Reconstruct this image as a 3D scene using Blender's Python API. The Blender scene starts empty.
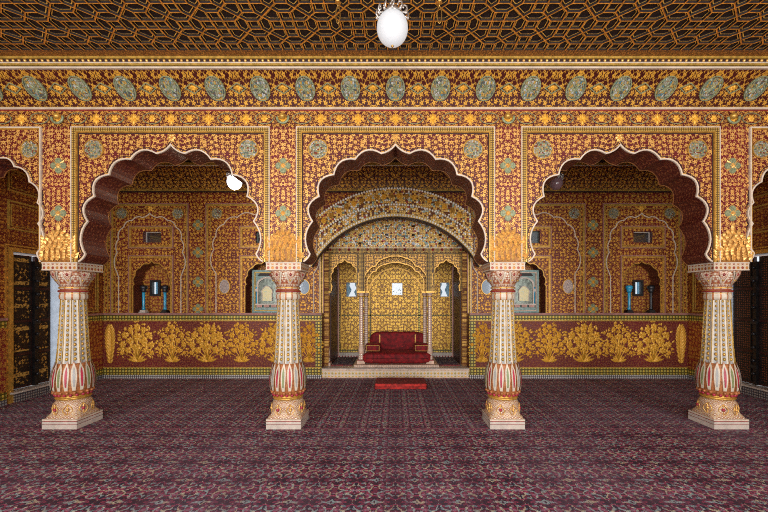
import bpy, math, random
from mathutils import Vector
from mathutils.geometry import tessellate_polygon
random.seed(7)
PI = math.pi
C = bpy.context.scene.collection
sc = bpy.context.scene

# ------------------------------------------------------------------ camera, world, light
CAMZ = 1.77
FPX = 390.0
cam_d = bpy.data.cameras.new('camera'); cam = bpy.data.objects.new('camera', cam_d); C.objects.link(cam)
cam.location = (0, 0, CAMZ); cam.rotation_euler = (PI/2, 0, 0)
cam_d.sensor_width = 36; cam_d.lens = FPX/768*36
cam_d.shift_x = -(395.5-384)/768; cam_d.shift_y = (298-256)/768
cam_d.clip_start = 0.05
sc.camera = cam
sc.view_settings.view_transform = 'Standard'; sc.view_settings.look = 'None'
sc.view_settings.gamma = 1; sc.view_settings.use_curve_mapping = False
sc.view_settings.exposure = 0.0
sc.cycles.filter_width = 1.0; sc.cycles.use_denoising = False; sc.cycles.sample_clamp_indirect = 3.0

world = bpy.data.worlds.new('daylight'); sc.world = world; world.use_nodes = True
bgn = world.node_tree.nodes['Background']
bgn.inputs[0].default_value = (0.86, 0.93, 1.0, 1); bgn.inputs[1].default_value = 1.05

def area(name, loc, rot, sx, sy, power, col=(1, 1, 1)):
    l = bpy.data.lights.new(name, 'AREA'); l.shape = 'RECTANGLE'; l.size = sx; l.size_y = sy
    l.energy = power; l.color = col
    o = bpy.data.objects.new(name, l); C.objects.link(o); o.location = loc; o.rotation_euler = rot
    return o
# daylight entering through the tall openings behind the viewer
area('daylight_opening_west', (-4.6, -1.8, 2.3), (PI/2+0.04, 0, -0.08), 2.6, 3.2, 235, (1, 0.97, 0.94))
area('daylight_opening_east', (4.6, -1.8, 2.3), (PI/2+0.04, 0, 0.08), 2.6, 3.2, 235, (1, 0.97, 0.94))
area('daylight_opening_middle', (0, -1.8, 2.4), (PI/2+0.04, 0, 0), 3.0, 3.4, 330, (1, 0.97, 0.94))

# ------------------------------------------------------------------ node helpers
class V:
    def __init__(s, nt, sock): s.nt, s.s = nt, sock
    def _m(s, op, b=None, c=None, clamp=False):
        n = s.nt.nodes.new('ShaderNodeMath'); n.operation = op; n.use_clamp = clamp
        for i, q in enumerate((s, b, c)):
            if q is None: continue
            if isinstance(q, V): s.nt.links.new(q.s, n.inputs[i])
            else: n.inputs[i].default_value = q
        return V(s.nt, n.outputs[0])
    def __add__(s, b): return s._m('ADD', b)
    def __sub__(s, b): return s._m('SUBTRACT', b)
    def __mul__(s, b): return s._m('MULTIPLY', b)
    def __truediv__(s, b): return s._m('DIVIDE', b)
    __radd__ = __add__; __rmul__ = __mul__
    def __neg__(s): return s._m('MULTIPLY', -1.0)
    def lt(s, b): return s._m('LESS_THAN', b)
    def gt(s, b): return s._m('GREATER_THAN', b)
    def mn(s, b): return s._m('MINIMUM', b)
    def mx(s, b): return s._m('MAXIMUM', b)
    def ab(s): return s._m('ABSOLUTE')
    def sin(s): return s._m('SINE')
    def cos(s): return s._m('COSINE')
    def sqrt(s): return s._m('SQRT')
    def frac(s): return s._m('FRACT')
    def pp(s, b): return s._m('PINGPONG', b)
    def step(s, lo, hi):            # smooth step from 0 at lo to 1 at hi
        n = s.nt.nodes.new('ShaderNodeMapRange'); n.interpolation_type = 'SMOOTHSTEP'
        s.nt.links.new(s.s, n.inputs[0]); n.inputs[1].default_value = lo; n.inputs[2].default_value = hi
        return V(s.nt, n.outputs[0])
    def inv(s): return s._m('MULTIPLY', -1.0)+1.0
def atan2(a, b): return a._m('ARCTAN2', b)

class M:
    """one procedural material"""
    def __init__(s, name):
        s.m = bpy.data.materials.new(name); s.m.use_nodes = True; s.nt = s.m.node_tree
        s.b = s.nt.nodes['Principled BSDF']
        s.tc = s.nt.nodes.new('ShaderNodeTexCoord')
        sp = s.nt.nodes.new('ShaderNodeSeparateXYZ'); s.nt.links.new(s.tc.outputs['Object'], sp.inputs[0])
        s.x, s.y, s.z = (V(s.nt, sp.outputs[i]) for i in range(3))
    def uv(s, axes): return {'x': s.x, 'y': s.y, 'z': s.z}[axes[0]], {'x': s.x, 'y': s.y, 'z': s.z}[axes[1]]
    def vec(s, u, v, w=None):
        n = s.nt.nodes.new('ShaderNodeCombineXYZ')
        for i, q in enumerate((u, v, w)):
            if isinstance(q, V): s.nt.links.new(q.s, n.inputs[i])
            elif q is not None: n.inputs[i].default_value = q
        return n.outputs[0]
    def vor(s, vec, scale, rnd=1.0, feature='F1', dims='2D'):
        n = s.nt.nodes.new('ShaderNodeTexVoronoi'); n.voronoi_dimensions = dims; n.feature = feature
        s.nt.links.new(vec, n.inputs['Vector']); n.inputs['Scale'].default_value = scale
        n.inputs['Randomness'].default_value = rnd
        return n
    def noise(s, vec, scale, detail=2.0, rough=0.5):
        n = s.nt.nodes.new('ShaderNodeTexNoise'); n.noise_dimensions = '3D'
        if vec is None: vec = s.tc.outputs['Object']
        s.nt.links.new(vec, n.inputs['Vector']); n.inputs['Scale'].default_value = scale
        n.inputs['Detail'].default_value = detail; n.inputs['Roughness'].default_value = rough
        return V(s.nt, n.outputs[0])
    def mix(s, f, a, b):
        n = s.nt.nodes.new('ShaderNodeMix'); n.data_type = 'RGBA'
        if isinstance(f, V): s.nt.links.new(f.s, n.inputs[0])
        else: n.inputs[0].default_value = f
        for i, q in ((6, a), (7, b)):
            if isinstance(q, tuple): n.inputs[i].default_value = (*q, 1)
            else: s.nt.links.new(q, n.inputs[i])
        return n.outputs[2]
    def ramp(s, f, stops, const=False):
        n = s.nt.nodes.new('ShaderNodeValToRGB'); s.nt.links.new(f.s, n.inputs[0])
        cr = n.color_ramp; cr.interpolation = 'CONSTANT' if const else 'LINEAR'
        cr.elements[0].position = stops[0][0]; cr.elements[0].color = (*stops[0][1], 1)
        cr.elements[1].position = stops[1][0]; cr.elements[1].color = (*stops[1][1], 1)
        for p, c in stops[2:]:
            e = cr.elements.new(p); e.color = (*c, 1)
        return n.outputs[0]
    def out(s, col, rough=0.5, metal=0.0, bump=None, bs=0.4, bd=0.006):
        for q, key in ((col, 'Base Color'), (rough, 'Roughness'), (metal, 'Metallic')):
            if isinstance(q, V): s.nt.links.new(q.s, s.b.inputs[key])
            elif isinstance(q, tuple): s.b.inputs[key].default_value = (*q, 1)
            elif isinstance(q, (int, float)): s.b.inputs[key].default_value = q
            else: s.nt.links.new(q, s.b.inputs[key])
        if bump is not None:
            n = s.nt.nodes.new('ShaderNodeBump'); n.inputs['Strength'].default_value = bs
            n.inputs['Distance'].default_value = bd
            s.nt.links.new(bump.s, n.inputs['Height']); s.nt.links.new(n.outputs[0], s.b.inputs['Normal'])
        return s.m

def flowers(m, u, v, s, rnd=0.55, petals=5, r0=0.33, amp=0.28):
    """mask of many-petalled blossoms scattered one per cell; returns mask, radius"""
    n = m.vor(m.vec(u, v), s, rnd)
    sp = m.nt.nodes.new('ShaderNodeSeparateXYZ'); m.nt.links.new(n.outputs['Position'], sp.inputs[0])
    du = u - V(m.nt, sp.outputs[0]); dv = v - V(m.nt, sp.outputs[1])
    a = atan2(dv, du)
    r = V(m.nt, n.outputs['Distance'])
    lim = (a*petals).cos()*amp*r0 + r0
    return (lim - r).step(-0.03, 0.05), r

def floral(name, axes, s=15.0, ground=(0.11, 0.008, 0.008), gold=(0.78, 0.40, 0.07), gold2=(0.5, 0.2, 0.03),
           mirror=0.75, r0=0.31, leaf=0.25, metal=0.35, rough=0.42, off=0.0, vary=0.5, bs=0.5):
    m = M(name); u, v = m.uv(axes)
    if mirror: u = (u + off).pp(mirror)
    f1, r1 = flowers(m, u, v, s, 0.6, 5, r0)
    f2, r2 = flowers(m, u + 3.7, v + 1.3, s*2.0, 0.9, 3, leaf, 0.5)
    f2 = f2 * r1.gt(r0*1.22)
    e = V(m.nt, m.vor(m.vec(u + 0.9, v), s*0.8, 0.8, 'DISTANCE_TO_EDGE').outputs['Distance'])
    vine = e.step(0.012, 0.035).inv() * r1.gt(r0*1.3) * 0.45
    eye = r1.step(0.05, 0.10)
    mask = (f1*(eye*0.75+0.25)).mx(f2*0.85).mx(vine)
    nz = m.noise(None, s*1.3, 3)
    g = m.mix(nz.step(0.35, 0.65)*vary, gold, gold2)
    wear = m.noise(None, 1.7, 4).step(0.42, 0.62)*0.25
    gr = m.mix(wear, ground, tuple(min(1, c*2.2+0.01) for c in ground))
    return m.out(m.mix(mask, gr, g), rough, mask*metal, mask, bs)

def plain(name, col, rough=0.5, metal=0.0, var=0.15, scale=9):
    m = M(name); nz = m.noise(None, scale, 4)
    d = tuple(c*(1-var) for c in col); l = tuple(min(1, c*(1+var)) for c in col)
    return m.out(m.mix(nz.step(0.3, 0.7), d, l), rough, metal, nz, 0.15, 0.003)

def beaded(name, axes, pitch=0.045, base=(0.3, 0.12, 0.02), dot=(0.85, 0.55, 0.15), r=0.38, sec=None, vscale=1.0, vo=0.0):
    m = M(name); u, v = m.uv(axes)
    uu = (u/pitch).frac()-0.5; vv = ((v*vscale+vo)/pitch).frac()-0.5
    d = (uu*uu+vv*vv).sqrt(); k = (d-r).step(-0.06, 0.04).inv()
    col = m.mix(k, base, dot)
    if sec: col = m.mix(k*(((u/pitch/2).frac()).gt(0.5)), col, sec)
    return m.out(col, 0.45, k*0.3, k, 0.4, 0.008)

# palette -------------------------------------------------------------------
MAT = {}
MAT['spandrel'] = floral('gilt_floral_on_maroon', 'xz', 13.5, (0.10, 0.006, 0.006), (0.90, 0.50, 0.12), (0.66, 0.28, 0.05), 0.75)
MAT['cove'] = floral('gilt_floral_cove', 'xz', 14, (0.050, 0.005, 0.004), (0.88, 0.47, 0.06), (0.45, 0.18, 0.02), 0.292)
MAT['frieze'] = floral('gilt_floral_frieze', 'xz', 17, (0.08, 0.006, 0.006), (0.82, 0.42, 0.07), (0.5, 0.2, 0.03), 0.25)
MAT['pier'] = floral('gilt_floral_pier', 'xz', 15, (0.13, 0.006, 0.009), (0.92, 0.52, 0.14), (0.7, 0.3, 0.06), 1.5, off=0.0)
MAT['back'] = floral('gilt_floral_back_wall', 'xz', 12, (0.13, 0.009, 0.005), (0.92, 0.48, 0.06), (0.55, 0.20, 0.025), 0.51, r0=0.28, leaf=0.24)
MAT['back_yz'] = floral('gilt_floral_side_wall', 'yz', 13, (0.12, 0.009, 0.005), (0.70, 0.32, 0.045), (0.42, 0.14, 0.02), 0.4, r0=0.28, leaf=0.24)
MAT['niche'] = floral('gilt_floral_niche', 'xz', 15, (0.17, 0.02, 0.008), (0.75, 0.38, 0.05), (0.45, 0.18, 0.02), 0.3)
MAT['alcove'] = floral('yellow_gilt_alcove', 'xz', 12, (0.30, 0.11, 0.010), (1.0, 0.62, 0.10), (0.85, 0.45, 0.05), 0.35, r0=0.37, leaf=0.34)
MAT['facade'] = floral('pavilion_gilt', 'xz', 16, (0.10, 0.028, 0.006), (0.90, 0.52, 0.12), (0.8, 0.40, 0.07), 0.4, r0=0.34, leaf=0.32)
MAT['facade_yz'] = floral('alcove_side_gilt', 'yz', 15, (0.20, 0.055, 0.006), (0.90, 0.52, 0.12), (0.8, 0.40, 0.07), 0.4, r0=0.34, leaf=0.32)
MAT['dado_ground'] = floral('dado_fine_scroll', 'xz', 17, (0.12, 0.006, 0.010), (0.36, 0.12, 0.025), (0.25, 0.06, 0.02), 0.36, r0=0.25, leaf=0.25, metal=0.2)
MAT['dado_yz'] = floral('dado_side_scroll', 'yz', 13, (0.17, 0.008, 0.012), (0.6, 0.28, 0.05), (0.4, 0.15, 0.03), 0.5, r0=0.36)
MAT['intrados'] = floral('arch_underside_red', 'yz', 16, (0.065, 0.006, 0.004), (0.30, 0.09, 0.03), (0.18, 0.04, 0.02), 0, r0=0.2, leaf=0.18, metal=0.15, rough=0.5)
MAT['ceil_border'] = floral('ceiling_border', 'xy', 28, (0.10, 0.03, 0.006), (0.5, 0.22, 0.04), (0.4, 0.12, 0.02), 0.25)
MAT['hall_ceiling'] = floral('hall_ceiling_paint', 'xy', 12, (0.05, 0.008, 0.005), (0.35, 0.15, 0.03), (0.2, 0.08, 0.02), 0.4)
MAT['rib'] = plain('lattice_rib_gilt', (0.62, 0.26, 0.035), 0.4, 0.35, 0.35, 25)
MAT['rib_line'] = plain('lattice_inner_gilt', (0.85, 0.48, 0.09), 0.35, 0.3, 0.3, 25)
MAT['coffer'] = plain('lattice_coffer_dark', (0.012, 0.004, 0.003), 0.7, 0, 0.4, 30)
MAT['gold'] = plain('gilt_moulding', (0.58, 0.32, 0.06), 0.35, 0.45, 0.25, 20)
MAT['gold_dim'] = plain('dull_gilt_moulding', (0.50, 0.31, 0.06), 0.42, 0.35, 0.25, 20)
MAT['goldleaf'] = plain('gold_leaf_relief', (0.84, 0.47, 0.13), 0.35, 0.4, 0.25, 40)
MAT['spraybase'] = plain('spray_ground', (0.30, 0.12, 0.02), 0.5, 0.2, 0.4, 30)
MAT['bushgold'] = plain('gold_bush_relief', (0.80, 0.42, 0.045), 0.48, 0.2, 0.25, 40)
MAT['white'] = plain('cream_line', (0.64, 0.53, 0.41), 0.55, 0, 0.12)
MAT['bright'] = plain('white_glass_bead', (0.92, 0.86, 0.74), 0.25, 0, 0.08)
MAT['mauve'] = plain('mauve_ledge', (0.36, 0.16, 0.13), 0.5, 0, 0.2)
MAT['red'] = plain('red_line', (0.26, 0.02, 0.02), 0.5, 0, 0.2)
MAT['darkline'] = plain('dark_recess_line', (0.03, 0.008, 0.008), 0.6)
MAT['beadband'] = beaded('gold_bead_band', 'xz', 0.066, (0.10, 0.07, 0.008), (0.72, 0.50, 0.07), 0.36, (0.50, 0.44, 0.10))
MAT['beadband_y'] = beaded('gold_bead_band_side', 'yz', 0.066, (0.10, 0.07, 0.008), (0.72, 0.50, 0.07), 0.36, (0.50, 0.44, 0.10))
MAT['framegold'] = beaded('gold_frame_chevron', 'xz', 0.03, (0.12, 0.06, 0.01), (0.58, 0.36, 0.07), 0.36)
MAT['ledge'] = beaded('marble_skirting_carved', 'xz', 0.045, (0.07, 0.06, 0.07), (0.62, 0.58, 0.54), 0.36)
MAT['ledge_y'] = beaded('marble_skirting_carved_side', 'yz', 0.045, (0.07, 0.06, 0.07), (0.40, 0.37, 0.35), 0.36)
MAT['metal'] = plain('dark_iron', (0.05, 0.05, 0.055), 0.4, 0.7)
MAT['brass'] = plain('aged_brass', (0.55, 0.33, 0.09), 0.3, 0.8)
MAT['chrome'] = plain('pale_metal_fitter', (0.6, 0.55, 0.5), 0.3, 0.7)
MAT['wood'] = plain('dark_red_wood', (0.05, 0.012, 0.009), 0.5, 0, 0.3)
MAT['black'] = plain('black_wood', (0.012, 0.009, 0.009), 0.5, 0, 0.3)
MAT['marble'] = plain('white_marble', (0.56, 0.48, 0.41), 0.4, 0, 0.12)
MAT['pinkstone'] = plain('painted_pink_stone', (0.66, 0.46, 0.34), 0.5, 0, 0.2)
MAT['teal'] = plain('blue_enamel_shaft', (0.03, 0.32, 0.52), 0.25, 0, 0.3)
MAT['slate'] = plain('slate_teal_frame', (0.16, 0.24, 0.22), 0.3, 0.2, 0.3, 30)
MAT['bluewall'] = plain('pale_shade_blue', (0.22, 0.52, 0.75), 0.6, 0, 0.08)  # blue stands for a shaded building outside; also colours the niche window bar
MAT['floor'] = plain('stone_floor', (0.25, 0.2, 0.17), 0.6)
MAT['greenpaint'] = plain('grey_green_inlay', (0.24, 0.27, 0.15), 0.4, 0.1, 0.35, 60)

def mosaic(name, axes, s, stops, metal=0.3, rough=0.25):
    m = M(name); u, v = m.uv(axes)
    n = m.vor(m.vec(u, v), s, 0.5); sp = m.nt.nodes.new('ShaderNodeSeparateColor'); m.nt.links.new(n.outputs['Color'], sp.inputs[0])
    c = V(m.nt, sp.outputs[0]); col = m.ramp(c, stops, True)
    e = V(m.nt, m.vor(m.vec(u, v), s, 0.5, 'DISTANCE_TO_EDGE').outputs['Distance']).step(0.04, 0.12)
    return m.out(m.mix(e, (0.16, 0.07, 0.02), col), rough, e*metal, e, 0.4)
MAT['medallion'] = mosaic('medallion_inlay', 'xz', 48, [(0, (0.42, 0.40, 0.30)), (0.3, (0.14, 0.20, 0.17)), (0.5, (0.62, 0.42, 0.14)), (0.72, (0.55, 0.56, 0.50)), (0.88, (0.25, 0.05, 0.03))])
MAT['cove_med'] = mosaic('cove_medallion_inlay', 'xz', 40, [(0, (0.40, 0.42, 0.34)), (0.3, (0.10, 0.14, 0.14)), (0.5, (0.62, 0.40, 0.10)), (0.72, (0.60, 0.64, 0.62)), (0.9, (0.10, 0.28, 0.36))])
MAT['mirrorwork'] = mosaic('mirror_mosaic', 'xz', 27, [(0, (0.90, 0.58, 0.14)), (0.42, (0.90, 0.84, 0.70)), (0.56, (0.12, 0.16, 0.14)), (0.64, (0.85, 0.45, 0.09)), (0.88, (0.5, 0.06, 0.05)), (0.92, (0.35, 0.55, 0.5))], 0.1)
MAT['mirrorband'] = mosaic('mirror_band_mosaic', 'xz', 22, [(0, (0.85, 0.48, 0.10)), (0.30, (0.16, 0.05, 0.02)), (0.52, (0.95, 0.88, 0.74)), (0.62, (0.90, 0.58, 0.15)), (0.88, (0.40, 0.05, 0.04)), (0.92, (0.45, 0.58, 0.5))], 0.1)

def col_paint(name, s, pet, c1=(0.80, 0.70, 0.55), c2=(0.48, 0.10, 0.06), c3=(0.72, 0.44, 0.12), f=(0.45, 0.62)):
    """cream paint with red and gold sprigs wrapped round the shaft"""
    m = M(name); a = atan2(m.y, m.x)
    u = a*(1/(2*PI)); 
    f1, r1 = flowers(m, (u*s).pp(0.5)*1.0, m.z*9.0, 3.2, 0.7, 4, 0.36, 0.35)
    f2, r2 = flowers(m, (u*s).pp(0.5)+2.0, m.z*9.0, 6.0, 0.9, 3, 0.36, 0.4)
    c = m.mix(f2*0.65, c1, c3); c = m.mix(f1*0.75, c, c2); c = m.mix(r1.lt(0.14), c, (0.85, 0.78, 0.62))
    return m.out(c, 0.42, 0.05, f1, 0.4)
MAT['bell'] = col_paint('column_foot_paint', 8, 5, (0.60, 0.47, 0.33), (0.36, 0.10, 0.05), (0.55, 0.30, 0.08))
MAT['capital'] = col_paint('column_capital_paint', 8, 5, (0.30, 0.07, 0.045), (0.62, 0.50, 0.38), (0.55, 0.30, 0.10))
MAT['capital2'] = col_paint('column_petal_paint', 16, 5, (0.60, 0.48, 0.36), (0.34, 0.06, 0.05), (0.50, 0.22, 0.06))
MAT['shaftcream'] = plain('column_cream_paint', (0.62, 0.54, 0.42), 0.4, 0, 0.1)
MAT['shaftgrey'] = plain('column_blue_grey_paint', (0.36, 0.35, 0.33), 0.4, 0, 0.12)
MAT['redpaint'] = plain('dark_red_paint', (0.26, 0.03, 0.025), 0.45, 0.0, 0.3, 30)
MAT['petalpink2'] = plain('faded_pink_binding', (0.16, 0.05, 0.07), 0.9, 0.0, 0.5, 12)
MAT['daylit_jamb'] = plain('jamb_daylight_blue', (0.62, 0.68, 0.76), 0.6, 0.0, 0.1, 12)  # pale blue of the daylight slit beside the door, put into the colour
MAT['rearedge'] = plain('thin_brown_gilt_edge', (0.30, 0.12, 0.03), 0.5, 0.2, 0.2)
MAT['oldglass'] = plain('grey_green_glass', (0.14, 0.17, 0.14), 0.2, 0.3, 0.5, 14)
MAT['petaledge'] = plain('petal_gilt_edge', (0.42, 0.15, 0.05), 0.45, 0.1, 0.3, 30)
MAT['petalred'] = plain('petal_rose_red', (0.42, 0.03, 0.06), 0.45, 0, 0.2)
MAT['petalgreen'] = plain('petal_olive_green', (0.22, 0.26, 0.10), 0.45, 0, 0.2)
MAT['petalpink'] = plain('petal_pink', (0.55, 0.28, 0.22), 0.45, 0, 0.2)
MAT['smallcol'] = beaded('small_column_beads', 'xz', 0.05, (0.58, 0.34, 0.26), (0.95, 0.86, 0.70), 0.36)
MAT['abacus'] = beaded('abacus_rosette_band', 'xz', 0.058, (0.62, 0.50, 0.36), (0.32, 0.07, 0.04), 0.33, (0.50, 0.22, 0.05))
MAT['abacus_y'] = beaded('abacus_rosette_band_side', 'yz', 0.058, (0.55, 0.44, 0.32), (0.32, 0.07, 0.04), 0.33, (0.50, 0.22, 0.05))
MAT['riser'] = beaded('plinth_riser_inlay', 'xz', 0.075, (0.72, 0.60, 0.46), (0.72, 0.42, 0.08), 0.32, (0.45, 0.35, 0.10))

def carpet(name, base, tile=0.37, rot=0.0):
    m = M(name)
    u = (m.x).pp(tile/2); v = (m.y+0.1).pp(tile*0.55)
    n = m.vor(m.vec(u, v), 46, 0.9)
    sp = m.nt.nodes.new('ShaderNodeSeparateColor'); m.nt.links.new(n.outputs['Color'], sp.inputs[0])
    n2 = m.noise(None, 260, 1)
    c = V(m.nt, sp.outputs[0])*0.8 + n2*0.28 - 0.02
    b = base
    col = m.ramp(c, [(0, (0.012, 0.008, 0.028)), (0.24, b), (0.42, (0.028, 0.005, 0.012)), (0.56, tuple(q*1.9 for q in b)),
                     (0.68, (0.020, 0.018, 0.035)), (0.76, (0.40, 0.15, 0.22)), (0.82, (0.08, 0.20, 0.25)), (0.89, (0.66, 0.58, 0.42))], True)
    # scrolling tendrils round each rosette
    du = u - tile*0.25; dv = v - tile*0.27
    r = (du*du+dv*dv).sqrt(); a = atan2(dv, du)
    sw = ((r*85.0 + a*2.0) + m.noise(None, 22, 1)*5.0).sin()
    line = sw.gt(0.72) * (a*3.0 + r*55.0).sin().gt(-0.2) * n2.gt(0.44)
    lc = m.mix(m.noise(None, 6, 2).step(0.42, 0.56), (0.62, 0.55, 0.36), (0.34, 0.50, 0.50))
    col = m.mix(line*0.8, col, lc)
    # broad darker stripes woven along the length and patches of wear
    st = ((m.x*(2*PI/(tile*2))).cos()).step(-0.2, 0.9)*0.26
    wear = m.noise(None, 0.8, 3).step(0.35, 0.7)
    col = m.mix(st, col, (0.06, 0.008, 0.025))
    col = m.mix(wear*0.22, col, (0.24, 0.16, 0.23))
    return m.out(col, 0.95, 0, n2, 0.5, 0.004)
MAT['carpet'] = carpet('burgundy_persian_pile', (0.17, 0.018, 0.050))
MAT['carpet2'] = carpet('burgundy_hall_pile', (0.19, 0.024, 0.058), 0.30)
MAT['rug'] = carpet('dark_purple_pile', (0.05, 0.02, 0.05), 0.2)

def velvet(name, col, rough=0.75):
    m = M(name); nz = m.noise(None, 14, 4); f = m.noise(None, 180, 2)
    m.b.inputs['Sheen Weight'].default_value = 0.06; m.b.inputs['Sheen Roughness'].default_value = 0.4
    m.b.inputs['Sheen Tint'].default_value = (1, 0.25, 0.2, 1)
    return m.out(m.mix(nz.step(0.3, 0.7), tuple(c*0.35 for c in col), tuple(c*1.1 for c in col)), rough, 0, f*0.3+nz, 0.35, 0.01)
MAT['velvet'] = velvet('crimson_velvet', (0.30, 0.004, 0.008))
MAT['velvet_b'] = velvet('scarlet_cloth', (0.62, 0.03, 0.02))
MAT['velvet_d'] = velvet('dark_red_cloth', (0.22, 0.010, 0.014))

def glow(name, col, strength, base=0.8):
    m = M(name); m.b.inputs['Emission Color'].default_value = (*col, 1); m.b.inputs['Emission Strength'].default_value = strength
    return m.out((base, base, base), 0.35)
MAT['globe_front'] = glow('opal_globe_glass', (0.90, 0.95, 1.0), 0.42, 0.42)
MAT['globe_lit'] = glow('lit_opal_globe_glass', (1.0, 0.95, 0.98), 3.0)
def glassm(name, col, alpha):
    m = M(name); m.b.inputs['Alpha'].default_value = alpha; m.b.inputs['Specular IOR Level'].default_value = 0.8
    return m.out(col, 0.08)
MAT['globe_dark'] = glassm('smoky_violet_glass', (0.22, 0.13, 0.14), 0.82)
MAT['glass'] = glassm('clear_pane', (0.8, 0.9, 0.95), 0.12)
def mirrorm(name, col):
    m = M(name); return m.out(col, 0.06, 1.0)
MAT['mirror'] = mirrorm('old_mirror', (0.30, 0.31, 0.33))
MAT['paintdoor'] = None
def doorpaint(name, axes):
    m = M(name); u, v = m.uv(axes)
    f, r = flowers(m, u, v, 17, 0.9, 4, 0.30, 0.4)
    band = ((v/0.40).frac()).lt(0.16)
    f = f*(m.noise(None, 7, 2).step(0.42, 0.55))
    c = m.mix(f, (0.020, 0.010, 0.008), (0.55, 0.30, 0.06))
    c = m.mix(band*m.noise(None, 30, 2).step(0.4, 0.55), c, (0.62, 0.36, 0.08))
    return m.out(c, 0.45, 0.1)
MAT['paintdoor'] = doorpaint('painted_door_panel', 'yz')
def doorlattice(name):
    m = M(name); u, v = m.uv('yz')
    f, r = flowers(m, u, v, 24, 0.3, 4, 0.26, 0.3)
    return m.out(m.mix(f, (0.014, 0.009, 0.010), (0.24, 0.07, 0.03)), 0.45, 0.1)
MAT['doordots'] = doorlattice('dotted_door_panel')
def shrineglow(name):
    m = M(name); n = m.noise(None, 40, 2)
    return m.out(m.ramp(n, [(0.3, (0.55, 0.55, 0.25)), (0.5, (0.75, 0.6, 0.3)), (0.7, (0.35, 0.5, 0.42))]), 0.3, 0.1)
MAT['shrine_centre'] = shrineglow('shrine_centre_painting')

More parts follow.
